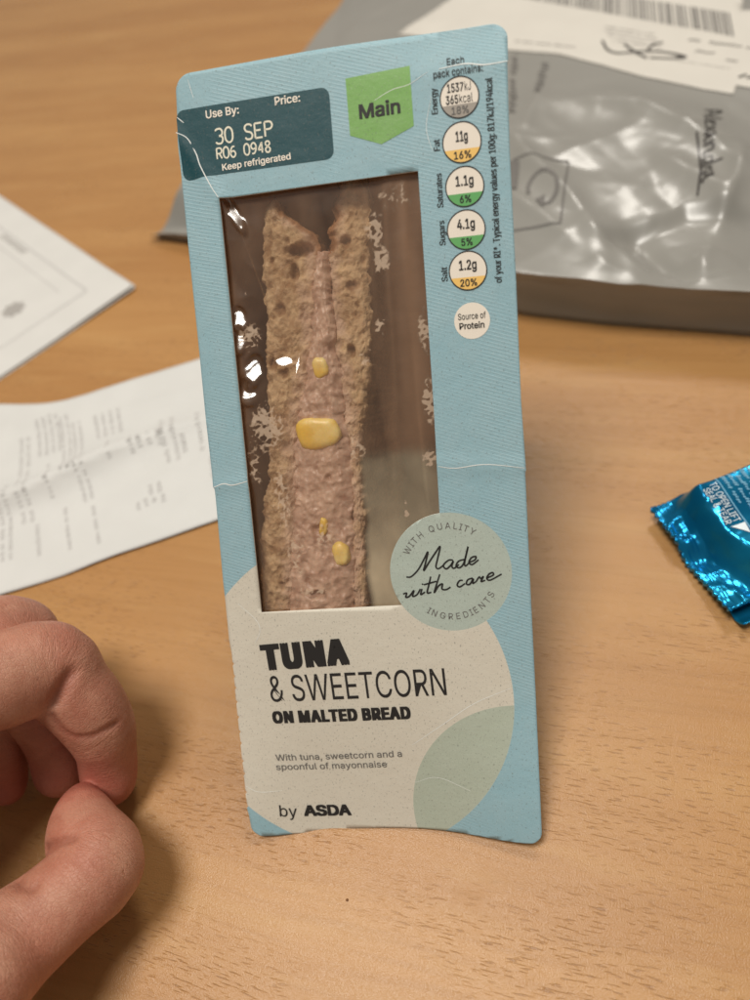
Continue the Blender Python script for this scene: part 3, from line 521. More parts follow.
def text(name, txt, u0, v0, u1, cap, mat, bold=0., v1=None, lift=.13, fn=None, parent=None, spacing=1., vertical=False):
    """letters whose baseline starts at (u0, v0) and whose ink ends at u1 (or, vertical, runs up to v = u1);
    bold: extra stroke weight as a share of the capital height, made by close-set copies of the letters"""
    V, F = glyphs(txt, 0., spacing)
    if 0 not in _caps: _caps[0] = cap_of(0.)
    lo, hi = _caps[0]
    bx, by = bold if isinstance(bold, tuple) else (bold, bold*.7)
    e, ey = bx*cap*.5, by*cap*.5
    xs = [q[0] for q in V]; x0, x1 = min(xs), max(xs)
    length = (u1-v0) if vertical else (math.hypot(u1-u0, (v1-v0) if v1 is not None else 0))
    sx = (length-2*e)/(x1-x0); sy = (cap-2*ey)/(hi-lo)
    if vertical: d = Vector((0, 1))
    elif v1 is not None: d = Vector((u1-u0, v1-v0)).normalized()
    else: d = Vector((1, 0))
    q = Vector((-d[1], d[0])); P, FF = [], []
    f0 = fn or on_card
    shifts = [(0, 0)]
    if e > 0: shifts += [(e*x, ey*y) for x, y in ((1, 0), (-1, 0), (0, 1), (0, -1), (1, 1), (1, -1), (-1, 1), (-1, -1))]
    if e > .12: shifts += [(e*.5*x, ey*.5*y) for x, y in ((1, 1), (1, -1), (-1, 1), (-1, -1))]
    for m, (ox, oy) in enumerate(shifts):
        k = len(P)
        for x, y, l in V:
            a = (x-x0)*sx+e+ox; b = (y-lo)*sy+ey+oy
            P.append(Vector(f0(u0+d[0]*a+q[0]*b, v0+d[1]*a+q[1]*b, lift+m*.004+l*.4))*MM)
        FF += [tuple(i+k for i in p) for p in F]
    me = bpy.data.meshes.new(name); me.from_pydata(P, [], FF); me.update()
    return link(name, me, mat, parent or front)
W_, K_ = M['white_ink'], M['black_ink']
text('date_heading', 'Use By:', 6.8, 178.6, 14.8, 1.75, W_, .055)
text('price_heading', 'Price:', 23.4, 179.1, 29.3, 1.75, W_, .055)
text('storage_note', 'Keep refrigerated', 9.5, 166.9, 26.0, 1.45, W_, .06, v1=167.3)
# ink-jet date: single-line strokes
SEG = {'3': [[(0, .9), (.25, 1), (.75, 1), (1, .8), (.9, .58), (.5, .52)], [(.5, .52), (.9, .45), (1, .22), (.75, 0), (.25, 0), (0, .12)]],
       '0': [[(.3, 0), (0, .25), (0, .75), (.3, 1), (.7, 1), (1, .75), (1, .25), (.7, 0), (.3, 0)]],
       'S': [[(1, .86), (.75, 1), (.25, 1), (0, .8), (.2, .56), (.8, .44), (1, .2), (.75, 0), (.25, 0), (0, .14)]],
       'E': [[(1, 1), (0, 1)], [(0, 1), (0, 0)], [(0, 0), (1, 0)], [(0, .52), (.8, .52)]],
       'P': [[(0, 0), (0, 1)], [(0, 1), (.7, 1), (1, .85), (1, .65), (.7, .5), (0, .5)]],
       'R': [[(0, 0), (0, 1)], [(0, 1), (.7, 1), (1, .85), (1, .65), (.7, .5), (0, .5)], [(.5, .5), (1, 0)]],
       '6': [[(.9, .95), (.45, .95), (.1, .65), (0, .3), (.3, 0), (.7, 0), (1, .25), (.75, .52), (.3, .52), (.02, .35)]],
       '9': [[(.1, .05), (.55, .05), (.9, .35), (1, .7), (.7, 1), (.3, 1), (0, .75), (.25, .48), (.7, .48), (.98, .65)]],
       '4': [[(.75, 0), (.75, 1)], [(.75, 1), (0, .3)], [(0, .3), (1, .3)]],
       '8': [[(.5, .53), (.1, .72), (.25, .97), (.75, .97), (.9, .72), (.5, .53), (.05, .28), (.25, 0), (.75, 0), (.95, .28), (.5, .53)]]}
def dot_text(name, txt, u0, v0, u1, cap, mat, w=.34):
    step = (u1-u0+0.0)/(len(txt)-.28); L = []
    for i, ch in enumerate(txt):
        for st in SEG.get(ch, []):
            L.append([(u0+i*step+x*step*.72, v0+y*cap) for x, y in st])
    return strokes(name, L, w, mat, .1, n=4, taper=.9)
dot_text('use_by_date', '30 SEP', 8.6, 172.9, 22.2, 3.1, M['date_ink'], .42)
dot_text('batch_code', 'R06 0948', 8.5, 169.6, 21.4, 2.3, M['date_ink'], .36)
text('main_tag_text', 'Main', 42.4, 173.6, 51.6, 3.0, K_, (.10, .05))
text('pack_heading', 'Each', 62.2, 181.9, 65.9, 1.55, K_, .02)
text('pack_heading', 'pack contains:', 59.2, 179.5, 69.7, 1.5, K_, .02, lift=.18)
def badge(name, c, r, low, lowfrac):
    ring = strokes('badge_ring', [arc(c[0], c[1], r, 0, 360, 40)], .26, K_, .13, n=1, taper=1.)
    patch(name, arc(c[0], c[1], r, 0, 360, 40)[:-1], M['badge_white'], .07)
    if low:
        h = c[1]-r+2*r*lowfrac; a = math.degrees(math.asin((h-c[1])/r))
        patch('badge_band', arc(c[0], c[1], r-.05, 180-a, 360+a, 26), low, .10)
R_ = 4.15
rows = [((64.5, 175.0), 'badge_grey', '18%', None, 'Energy', 172.4, 177.6), ((64.5, 165.9), 'badge_amber', '16%', '11g', 'Fat', 164.9, 167.2),
        ((64.6, 156.8), 'badge_green', '6%', '1.1g', 'Saturates', 153.1, 160.2), ((64.4, 147.8), 'badge_green', '5%', '4.1g', 'Sugars', 145.1, 150.3),
        ((64.3, 139.1), 'badge_amber', '20%', '1.2g', 'Salt', 137.3, 140.4)]
for c, m, pct, val, nm, b0, b1 in rows:
    badge('nutrition_badge', c, R_, M[m], .33)
    pw = .62*len(pct)
    text('badge_percent', pct, c[0]-pw, c[1]-3.35, c[0]+pw, 1.55, M['dark_grey_ink'] if pct == '18%' else K_, .06, lift=.15)
    if val: text('badge_value', val, c[0]-(1.3 if len(val) < 4 else 1.95), c[1]+.2, c[0]+(1.3 if len(val) < 4 else 1.95), 2.1, K_, .06, lift=.15)
    text('nutrient_name', nm, 59.7, b0, b1, 1.35, K_, .02, vertical=True)
text('badge_value', '1537', c[0]-2.35, 176.2, c[0]+1.15, 1.75, K_, .045, lift=.15)
text('badge_unit', 'kJ', c[0]+1.4, 176.2, c[0]+2.7, 1.75, K_, 0, lift=.15)
text('badge_value', '365', c[0]-2.75, 173.85, c[0]-.1, 1.75, K_, .045, lift=.15)
text('badge_unit', 'kcal', c[0]+.15, 173.85, c[0]+3.0, 1.75, K_, 0, lift=.15)
text('energy_note', 'of your RI*. Typical energy values per 100g: 817kJ/194kcal', 71.6, 135.9, 178.0, 1.5, K_, .02, vertical=True)
patch('protein_badge', arc(64.6, 128.2, 4.0, 0, 360, 36)[:-1], M['badge_white'], .07)
text('protein_badge_text', 'Source of', 61.5, 128.6, 67.7, 1.35, K_, 0.01, lift=.14)
text('protein_badge_text', 'Protein', 61.7, 126.5, 67.3, 1.4, K_, (.07, .03), lift=.14)

# heavy condensed capitals, drawn as strokes of even weight
def heavy(name, txt, u0, v0, u1, v1, cap, mat, bold, spacing=1.):
    return text(name, txt, u0, v0, u1, cap, mat, bold, v1=v1, spacing=spacing)
heavy('product_title', 'TUNA', 7.1, 45.6, 29.9, 47.2, 6.9, K_, (.22, .12), spacing=1.22)
heavy('product_title', '& SWEETCORN', 8.4, 37.2, 53.6, 39.3, 6.9, K_, 0)
heavy('product_title', 'ON MALTED BREAD', 8.3, 31.3, 44.3, 33.0, 3.3, K_, (.19, .11), spacing=1.14)
text('product_note', 'With tuna, sweetcorn and a', 8.1, 21.0, 41.2, 1.7, M['dark_grey_ink'], .02, v1=22.9)
text('product_note', 'spoonful of mayonnaise', 8.0, 18.4, 37.1, 1.7, M['dark_grey_ink'], .02, v1=20.0)
text('maker_text', 'by', 7.8, 5.3, 12.2, 3.2, K_, .01)
text('maker_text', 'ASDA', 14.0, 5.6, 26.6, 3.1, K_, (.17, .10), v1=6.3)

# round "made with care" print
script = dict(M=[(45.6, 69.3), (46.8, 69.4), (48.6, 71.1), (50.2, 73.7), (51.2, 75.4), (50.5, 72.8), (49.9, 70.8), (51.3, 72.8), (52.9, 75.0), (54.2, 76.6), (53.4, 73.6), (52.9, 71.7), (53.5, 71.2), (54.7, 72.0)],
 a=[(57.1, 73.2), (56.0, 73.2), (54.7, 72.0), (55.3, 71.1), (56.4, 71.9), (57.1, 72.9), (56.7, 71.7), (57.2, 71.2), (58.4, 72.1)],
 d=[(59.7, 73.3), (58.4, 72.9), (57.7, 71.8), (58.5, 71.3), (59.6, 72.5), (60.8, 76.4), (59.8, 72.7), (59.9, 71.7), (60.8, 72.4)],
 e=[(60.8, 72.5), (62.2, 73.1), (62.5, 73.9), (61.5, 73.7), (60.8, 72.6), (61.5, 72.0), (63.1, 73.1)],
 w=[(44.5, 65.1), (45.4, 65.3), (45.1, 64.3), (46.0, 64.5), (47.2, 65.9), (46.8, 64.5), (47.9, 64.9), (48.8, 66.3)],
 i=[(49.2, 66.3), (48.8, 64.9), (49.9, 65.5)], i2=[(49.3, 67.3), (49.5, 67.6)],
 t=[(51.5, 69.3), (50.9, 67.2), (50.4, 65.3), (51.4, 65.4)], t2=[(49.7, 67.3), (52.8, 68.1)],
 h=[(53.7, 69.8), (52.8, 67.4), (52.1, 65.3), (53.2, 66.9), (54.2, 67.4), (54.0, 66.2), (55.0, 66.0), (56.1, 66.6)],
 c=[(59.1, 68.2), (58.3, 68.1), (57.7, 67.1), (58.3, 66.6), (59.6, 67.4)],
 a2=[(61.5, 68.7), (60.3, 68.3), (59.9, 67.3), (60.7, 67.2), (61.6, 68.5), (61.4, 67.4), (62.2, 67.8)],
 r=[(62.2, 67.8), (63.0, 68.9), (63.4, 68.5), (64.0, 69.0), (63.4, 67.8), (64.4, 68.1)],
 e2=[(64.6, 68.5), (66.3, 69.3), (66.2, 69.9), (65.3, 69.5), (64.8, 68.5), (65.6, 68.1), (68.3, 69.5)])
strokes('handwritten_slogan', list(script.values()), .42, K_, .1, n=7, taper=.75)
def ring_text(name, txt, c, r, a0, a1, cap, mat, offset, inward):
    """letters spread on a circle from angle a0 to a1; inward: feet point at the centre"""
    adv = {'I': .40, 'W': 1.30, 'Q': 1.05, 'G': 1.05, 'N': 1.02, ' ': .55, 'D': 1.02, 'H': 1.0, 'U': .98, 'A': .95, 'R': .92}
    ws = [adv.get(ch, .85) for ch in txt]; tot = sum(ws)-ws[0]/2-ws[-1]/2
    V, F = [], []; acc = -ws[0]/2
    lo, hi = cap_of(offset)
    for ch, w in zip(txt, ws):
        a = RAD(a0+(a1-a0)*(acc+w/2)/tot); acc += w
        if ch == ' ': continue
        v, f = glyphs(ch, offset); xs = [q[0] for q in v]; mx = (min(xs)+max(xs))/2; s = cap/(hi-lo)
        rad = Vector((math.cos(a), math.sin(a))); up = rad if inward else -rad; rt = Vector((up[1], -up[0])); k = len(V)
        for x, y, l in v:
            q = Vector(c)+rad*r+rt*((x-mx)*s*.95)+up*((y-(lo+hi)/2)*s); V.append(q)
        F += [tuple(i+k for i in p) for p in f]
    me = bpy.data.meshes.new(name); me.from_pydata([Vector(on_card(q[0], q[1], .1))*MM for q in V], [], F); me.update()
    return link(name, me, mat, front)
ring_text('slogan_ring_text', 'WITH QUALITY', (56.2, 70.2), 11.4, 150, 59, 1.55, M['dark_grey_ink'], -.004, True)
ring_text('slogan_ring_text', 'INGREDIENTS', (56.2, 70.2), 10.9, 239, 329, 1.55, M['dark_grey_ink'], -.004, False)

# ------------------------------------------------------------------ tray behind the card (two legs of a right-angled wedge)
def board(name, quad, inward, mats):
    """a thin board: quad (4 points, mm) and a normal towards the inside; inside face kraft, outside printed"""
    n = Vector(inward)*.4
    A = [Vector(p) for p in quad]; B = [p-n for p in A]
    V = [tuple(p) for p in A+B]; k = len(A)
    F = [tuple(range(k)), tuple(range(2*k-1, k-1, -1))]+[(i, k+i, k+(i+1) % k, (i+1) % k) for i in range(k)]
    o = mesh(name, V, F, mats, pack)
    uvl = o.data.uv_layers.new(name='UVMap')
    for p in o.data.polygons:
        p.material_index = 0 if p.index == 0 else 1
        for li in p.loop_indices:
            co = o.data.vertices[o.data.loops[li].vertex_index].co/MM; uvl.data[li].uv = (co.x+co.y, co.z+co.y*.3)
    bm = bmesh.new(); bm.from_mesh(o.data); bmesh.ops.recalc_face_normals(bm, faces=bm.faces); bm.to_mesh(o.data); bm.free()
    return o
km = [M['kraft'], M['card_out']]
X0, X1, Yb = 2.6, 72.6, 132.6
fd = 1.9                                           # tray mouth this far behind the card plane
ym = lambda z: z+fd*math.sqrt(2)                    # y of the tray mouth at height z
board('floor_panel', [(X0, ym(.6), .6), (X1, ym(.6), .6), (X1, Yb, .6), (X0, Yb, .6)], (0, 0, 1), [M['lit_board'], M['card_out']])
board('back_panel', [(X0, Yb-.1, .7), (X1, Yb-.1, .7), (X1, Yb-.1, Yb-fd*1.42-.6), (X0, Yb-.1, Yb-fd*1.42-.6)], (0, -1, 0), km)
board('side_panel', [(X0, ym(.7), .7), (X0, Yb-.2, .7), (X0, Yb-.2, Yb-fd*1.42-.8)], (1, 0, 0), km)
board('side_panel', [(X1, ym(.7), .7), (X1, Yb-.2, .7), (X1, Yb-.2, Yb-fd*1.42-.8)], (-1, 0, 0), km)

# ------------------------------------------------------------------ clear film in the window, with its wrinkles and smears
def nz(x, y, z=0.): return noise.noise(Vector((x, y, z)))
def fbm(x, y, z=0., o=4): return noise.fractal(Vector((x, y, z)), 1.0, 2.0, o)
GLINT = [(11.0, 157.0, 1.0, 3.4, 25.6), (9.3, 133.2, 1.5, 2.2, 5), (8.9, 128.2, 1.2, 2.3, 0), (11.6, 120.6, 1.7, 3.0, -18), (9.2, 115.8, 1.9, 2.7, 40), (19.6, 122.6, 1.8, 1.2, 10), (22.8, 121.4, .4, 2.6, -10)]
def film_h(u, v):
    h = -1.7
    h += .35*fbm(u*.05, v*.04, 3)
    h += .30*math.exp(-((u-47-.03*(v-150)*3)/2.2)**2)*smooth(70, 110, v)        # long soft folds down the right side
    h += .26*math.exp(-((u-51+.05*(160-v))/1.3)**2)*smooth(85, 120, v)
    edge = smooth(20, 8, u)*smooth(170, 150, v)*smooth(90, 110, v)
    h += edge*.25*(1-abs(nz(u*.16+4, v*.13, 1.)))**3
    for gx, gy, rx, ry, rot in GLINT:                                           # creased facets of the film
        c, s = math.cos(RAD(rot)), math.sin(RAD(rot)); dx, dy = u-gx, v-gy
        a1, b1 = (c*dx+s*dy)/rx, (-s*dx+c*dy)/ry; q = a1*a1+b1*b1
        if q < 6: h += (-.10*dx-.35*dy+(.03*nz(dx*.8, dy*.8, gx) if gy < 150 else 0))*math.exp(-(q*.5)**4)
    return max(-2.9, min(h, -.55))
SMEAR = [(43.6, 150, 2.2, 5, .95), (44.8, 143.5, 2.0, 3, 1.05), (48.6, 157, 5, 4, .62), (53.6, 127, 1.6, 5, .95), (53.6, 111, 1.5, 5, 1.1), (52.6, 97.6, 2.0, 2.2, .95), (43.5, 129, 1.8, 2.4, .75),
         (11.7, 129, 3.2, 3.4, .9), (13.6, 107, 4.5, 6, .92), (9.6, 98, 2.0, 7, .72), (15.6, 90, 3.0, 12, .70), (18, 76, 3, 10, .66), (25.5, 80, 4, 4.5, .70), (22, 66, 6, 5, .6), (35.5, 101, 2.5, 5, .72), (46.5, 84, 1.0, 5, .72), (39, 122, 2.4, 5, .58), (12, 140, 2, 3, .5)]
nu, nv = 170, 350
fu0, fu1, fv0, fv1 = 6.2, 56.6, 58.8, 163.0
V, F, sm, hz_, lit_, uvs = [], [], [], [], [], []
for j in range(nv+1):
    v = fv0+(fv1-fv0)*j/nv
    for i in range(nu+1):
        u = fu0+(fu1-fu0)*i/nu
        V.append(on_card(u, v, film_h(u, v)-warp(u, v)*.0)); uvs.append((u, v))
        r = 0.; hh = 0.
        for sx, sy, rx, ry, a in SMEAR:
            q = ((u-sx)/rx)**2+((v-sy)/ry)**2
            if q < 4: r = max(r, a*1.12*math.exp(-q*.7))
        cell = 1-abs(nz(u*.75, v*.75, 7.))*2.3
        r = r*(.36+.62*max(0, cell)+.45*fbm(u*.6, v*.6, 2.))+.10*nz(u*2.2, v*2.2)
        sp = nz(u*1.3+30, v*1.3, 5.)
        if sp > .62: r = max(r, .5)
        sm.append(r)
        hh = .15+.10*smooth(15, 10, u)+.16*smooth(40, 45, u)+.25*math.exp(-((u-50)/3.5)**2)*smooth(80, 100, v)+.22*abs(fbm(u*.09+3, v*.05, 1.))+.14*smooth(38, 44, u)*max(0., 1-abs(nz(u*.20+.02*v*.3, v*.015, 12.))*5)  # film haze plus soft reflection streaks painted down the right side
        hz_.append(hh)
        lit_.append(smooth(102+.6*nz(u*.3, 2), 96.5, v)*smooth(35.0, 37.5, u+1.2*nz(v*.15, 7))*(.20+.30*smooth(98, 64, v))*(1+.25*fbm(u*.12, v*.1, 4.))*(1-.35*smooth(50, 54, u)))  # brightness of the lit tray floor, painted onto the film at lower right
for j in range(nv):
    for i in range(nu): a = j*(nu+1)+i; F.append((a, a+1, a+nu+2, a+nu+1))
fo = mesh('window_film', V, F, M['film'], pack, True)
for nm, dat in (('smear', sm), ('haze_sheen', hz_), ('lit_floor', lit_)):
    at = fo.data.attributes.new(nm, 'FLOAT', 'POINT'); at.data.foreach_set('value', dat)
uvl = fo.data.uv_layers.new(name='UVMap')
for p in fo.data.polygons:
    for li in p.loop_indices: uvl.data[li].uv = uvs[fo.data.loops[li].vertex_index]

# ------------------------------------------------------------------ the sandwich wedge inside
sandwich = tag(empty('sandwich_wedge'), 'malted brown bread wedge with tuna and sweetcorn filling inside the clear window', 'sandwich')
def tab(P):
    P = sorted((v, u) for u, v in P); return [v for v, _ in P], [u for _, u in P]
L0 = tab([(0.5, 8), (6.4, 61.7), (7.6, 76.2), (9.2, 86.5), (11.8, 96.6), (13.1, 104.1), (13.3, 113.9), (13.8, 121.2), (14.8, 130.7), (15.0, 137.8), (15.2, 144.8), (16.1, 151.6), (17.0, 157.3), (19.2, 161.7)])
L1 = tab([(10, 8), (15.0, 61.5), (16.4, 73.3), (18.2, 83.6), (19.4, 93.7), (19.8, 101.2), (21.2, 108.5), (24.4, 118.0), (26.6, 127.4), (27.8, 136.6), (29.2, 143.4), (30.4, 148.4), (28.2, 151.6), (25.2, 154.4), (22.4, 157.2), (20.8, 159.8), (20.0, 161.6)])
L2 = tab([(26, 8), (30.3, 61.2), (31.5, 72.8), (31.8, 83.0), (32.4, 93.0), (32.2, 100.4), (31.8, 107.8), (31.2, 117.4), (31.0, 126.9), (31.0, 136.2), (30.7, 143.2), (30.9, 147.0), (32.6, 149.6), (32.2, 152.5), (33.8, 155.4), (33.6, 158), (34.6, 161), (34.4, 168)])
L3 = tab([(29, 8), (34.1, 61.1), (35.1, 72.7), (35.3, 82.8), (35.6, 92.8), (36.0, 100.2), (37.6, 107.4), (39.2, 116.8), (40.2, 126.2), (40.6, 135.4), (40.7, 142.2), (40.9, 147.6), (41.5, 154.4), (42.1, 159.9), (42.3, 168)])
def bread_disp(x, y, z, seed, kind='bread'):
    """relief in mm and the amount of open pore"""
    p = Vector((x, y, z+seed))
    if kind == 'tuna':                                   # flaked fish bound in mayonnaise
        q = Vector((p.x*.55+.2*p.y, p.y*.34-.1*p.x, p.z*.5))
        r = 1-abs(noise.noise(q))*2; r2 = 1-abs(noise.noise(q*2.3+Vector((4, 1, 2))))*2
        n = noise.fractal(p*.30, 1., 2., 3)
        dip = max(0., -n-.25)
        return .55*r+.25*r2+.9*n, min(1., dip*1.8+max(0., -r2)*.35)
    q_ = Vector((p.x*1.25, p.y*.8, p.z))+Vector((1, 1, 0))*.9*noise.noise(p*.5)
    d1 = noise.voronoi(q_*.30)[0][0]; d2 = noise.voronoi(q_*.9)[0][0]
    a = max(0., .34-d1)*2.4; b = max(0., .36-d2)*1.9
    a *= max(0., min(1., .4+1.6*noise.noise(p*.12)))
    n = noise.fractal(p*.45, 1., 2., 5); n2 = 1-abs(noise.noise(q_*1.3))*2
    return -1.5*a-.5*b+.8*n+.22*n2, min(1., a+b*.55+max(0., -n)*.45)
def slab_food(name, lo, hi, v0, v1, front, seed, mat, rough, bulge=0., crust_rows=True, hole=(), mayo=0, crust_len=4.0):
    """one layer of the wedge: cut face towards the window, body running back to the right angle"""
    dv = .36; V, F, pore, crust, may = [], [], [], [], []
    vs_ = []; v = v0
    while v <= v1+1e-6: vs_.append(v); v += dv if v > 58 else 1.6
    NF, NS = 44, 9
    ncol = NF+1+2*NS
    for v in vs_:
        a, b = lo(v), hi(v)
        D = max(1.5, min(v-4.2, 168.5-v))*.97          # depth of the layer at this height
        rim = 1.6*math.exp(-((v-v1)/1.2)**2)+(1.0*smooth(146, 164, v) if crust_len > 8 else 0)
        a += .8*fbm(v*.22, seed, 1.)+.35*nz(v*1.1, seed); b += .8*fbm(v*.22, seed+9, 1.)+.35*nz(v*1.1, seed+5)
        for k in range(ncol):
            if k < NS: t = (1-k/NS)**1.7; u, dep, nx = a, front+.5+t*max(0, D-front), -1
            elif k > NS+NF: t = ((k-NS-NF)/NS)**1.7; u, dep, nx = b, front+.5+t*max(0, D-front), 1
            else:
                s = (k-NS)/NF; u = a+(b-a)*s
                dep = front-bulge*(1-(2*s-1)**2)+1.0*abs(2*s-1)**5+rim; nx = 0
            d, p = bread_disp(u, v, dep if nx else 0, seed, 'bread' if crust_rows else 'tuna')
            d *= rough
            for hx, hy, rx, ry, dd in hole:
                q = ((u-hx)/rx)**2+((v-hy)/ry)**2
                if nx == 0 and q < 5: d -= dd*math.exp(-q*q); p = min(1, p+math.exp(-q))
            if nx: u += nx*d*.8
            else: dep -= d
            V.append(on_card(u, v+(.35*nz(u*.9, v*.9, seed) if nx == 0 else 0), -dep, True))
            cr = smooth(v1-crust_len, v1-crust_len*.1, v+1.6*nz(u*.4, v*.3, seed)) if crust_rows else 0
            if crust_rows and v > 147: cr = max(cr, smooth(2.6, .6, (b-u if mayo > 0 else u-a)+.8*nz(v*.5, u*.5))*.9)
            if nx and t > .12 and crust_rows: cr = max(cr, .0)
            pore.append(p); crust.append(cr)
            e_ = (u-a if mayo < 0 else b-u) if mayo else 9.
            may.append(max(0., min(1., (smooth(5.5, .5, e_)*1.0+.55*fbm(u*.35, v*.3, seed)-.15))) if mayo and nx == 0 else 0.)
    n = len(vs_)
    for j in range(n-1):
        for k in range(ncol-1): q = j*ncol+k; F.append((q, q+1, q+ncol+1, q+ncol))
        q = j*ncol; F.append((q+ncol-1, q, q+ncol, q+2*ncol-1))
    F.append(tuple(range(ncol-1, -1, -1))); F.append(tuple((n-1)*ncol+k for k in range(ncol)))
    o = mesh(name, V, F, mat, sandwich, True)
    for nm, dat in (('pore', pore), ('crust', crust), ('mayo', may)):
        at = o.data.attributes.new(nm, 'FLOAT', 'POINT'); at.data.foreach_set('value', dat)
    return o
T = lambda tb: (lambda v: lerp_table(tb[0], tb[1], v))
slab_food('bread_slice', T(L0), T(L1), 8, 161.4, 4.6, 3.1, M['bread'], 1.0, .5, hole=((25.0, 148.2, 3.4, 1.4, 2.8), (23.3, 143.3, 1.0, 2.0, 2.4), (19, 135, 1.2, 1.5, 1.3), (18.4, 120, 1.5, 1.0, 1.2)), mayo=1)
slab_food('bread_slice', T(L2), T(L3), 8, 167.0, 5.2, 41.7, M['bread'], 1.0, .5, hole=((36.1, 149.3, 1.3, 1.0, 1.8), (35.4, 124.2, .9, 1.2, 1.8), (36.5, 139, 1.4, 1.0, 1.2)), mayo=-1, crust_len=8.5)
slab_food('tuna_filling', lambda v: T(L1)(v)-.9, lambda v: T(L2)(v)+.9, 8, 147.5, 4.3, 77.3, M['tuna'], .8, 1.1, False, hole=((21.7, 64.5, 2.4, .9, 2.0), (24.0, 81, 1.6, 1.4, 1.4), (27.6, 94, .8, .8, 1.2)))
def kernel(c, su, sv, sd, rot, seed):
    V, F = [], []; nr, ns = 14, 22
    for i in range(nr+1):
        th = math.pi*i/nr
        for k in range(ns):
            ph = 2*math.pi*k/ns
            pw = lambda x, e: math.copysign(abs(x)**e, x)
            x = pw(math.sin(th), .75)*pw(math.cos(ph), .72); y = pw(math.sin(th), .75)*pw(math.sin(ph), .72); z = pw(math.cos(th), .8)
            x *= 1+.16*nz(x*1.3+seed*3, y*1.3, z); y *= (1-.12*x)*(1+.16*nz(x*1.4, y*1.2+seed*5, z)); z *= 1+.12*nz(x*2+seed, y*2, 1.)
            z *= 1-.16*math.exp(-((x-.1)**2+(y+.2)**2)*3)
            u = su*x; w = sv*y; cr, sr = math.cos(RAD(rot)), math.sin(RAD(rot))
            V.append(on_card(c[0]+u*cr-w*sr, c[1]+u*sr+w*cr, -c[2]+sd*z, True))
    for i in range(nr):
        for k in range(ns): a = i*ns+k; b = i*ns+(k+1) % ns; F.append((a, b, b+ns, a+ns))
    return mesh('sweetcorn_kernel', V, F, M['corn'], sandwich, True)
kernel((26.1, 105.0, 3.3), 5.6, 3.9, 1.7, 4, 1)
kernel((28.0, 120.6, 3.6), 2.0, 2.7, 1.7, 8, 2)
kernel((25.3, 82.0, 3.6), 1.2, 2.5, 1.6, -12, 3)
kernel((29.1, 74.7, 4.0), 2.2, 3.2, 1.9, 10, 4)

# ------------------------------------------------------------------ papers on the table
def leaflet():
    C = Vector((-105.0, 245.6)); a = (Vector((-227.8, 354.2))-C).normalized(); b = (Vector((-156.8, 188.1))-C).normalized()
    root = tag(empty('leaflet'), 'white folded leaflet with pale grey printed frame at left edge of picture', 'leaflet')
    LA, LB = 210, 150
    def pt(s, t, z): q = C+a*s+b*t; return (q[0], q[1], z)
    def zf(s, t): return .5+1.2*smooth(40, 0, s)*smooth(60, 0, t)+.5*fbm(s*.02, t*.02, 4)*.6
    for k, (off, z0) in enumerate(((0.0, .35), (.7, 1.1))):
        V, F = [], []; n1, n2 = 44, 34
        for j in range(n2+1):
            for i in range(n1+1):
                s, t = off+(LA-off)*(i/n1)**1.3, off+(LB-off)*(j/n2)**1.3
                if s+t < 2.2+2*off: sh = (2.2+2*off-s-t)/2; s += sh*.6; t += sh*.6
                V.append(pt(s, t, z0-.3+zf(s, t)*(1 if k else .75)))
        for j in range(n2):
            for i in range(n1): q = j*(n1+1)+i; F.append((q, q+1, q+n1+2, q+n1+1))
        o = mesh('paper_leaf', V, F, M['leaflet'], root, True)
        sol = o.modifiers.new('thickness', 'SOLIDIFY'); sol.thickness = .00025; sol.offset = -1
    fn = lambda s, t, l: pt(s, t, .83+zf(s, t)+l)
    strokes('printed_frame', [[(200, 17.6), (120, 17.4), (60, 17.5), (22, 17.4)], [(22, 17.4), (20.5, 18.6), (20.2, 21), (20.2, 40)]], 1.3, M['faint_ink'], .06, fn, root, 4, 1.)
    strokes('printed_frame', [[(200, 27), (120, 27), (34, 27)], [(20.2, 22), (20.2, 70), (20.2, 145)]], .7, M['faint_ink'], .06, fn, root, 4, 1.)
    c0 = Vector((-169.5, 237.8))-C; cs, ct = c0.dot(a), c0.dot(b)
    L = []
    for k in range(8):
        an = RAD(45*k+12); L.append(([(cs, ct), (cs+6.2*math.cos(an), ct+6.2*math.sin(an))], 2.2))
        L.append(([(cs+3*math.cos(an+.3), ct+3*math.sin(an+.3)), (cs+5.2*math.cos(an+.45), ct+5.2*math.sin(an+.45))], 1.2))
    strokes('printed_flower', L, 2, M['grey_ink'], .06, fn, root, 3, 1.)
    c0 = Vector((-194.6, 298.8))-C; cs, ct = c0.dot(a), c0.dot(b)
    L = [([(cs-16+k*3.2, ct-1.5), (cs-14.4+k*3.2+random.random(), ct+1.8)], 1.5) for k in range(10)]
    strokes('printed_text', L, 1.5, M['grey_ink'], .06, fn, root, 2, 1.)
leaflet()

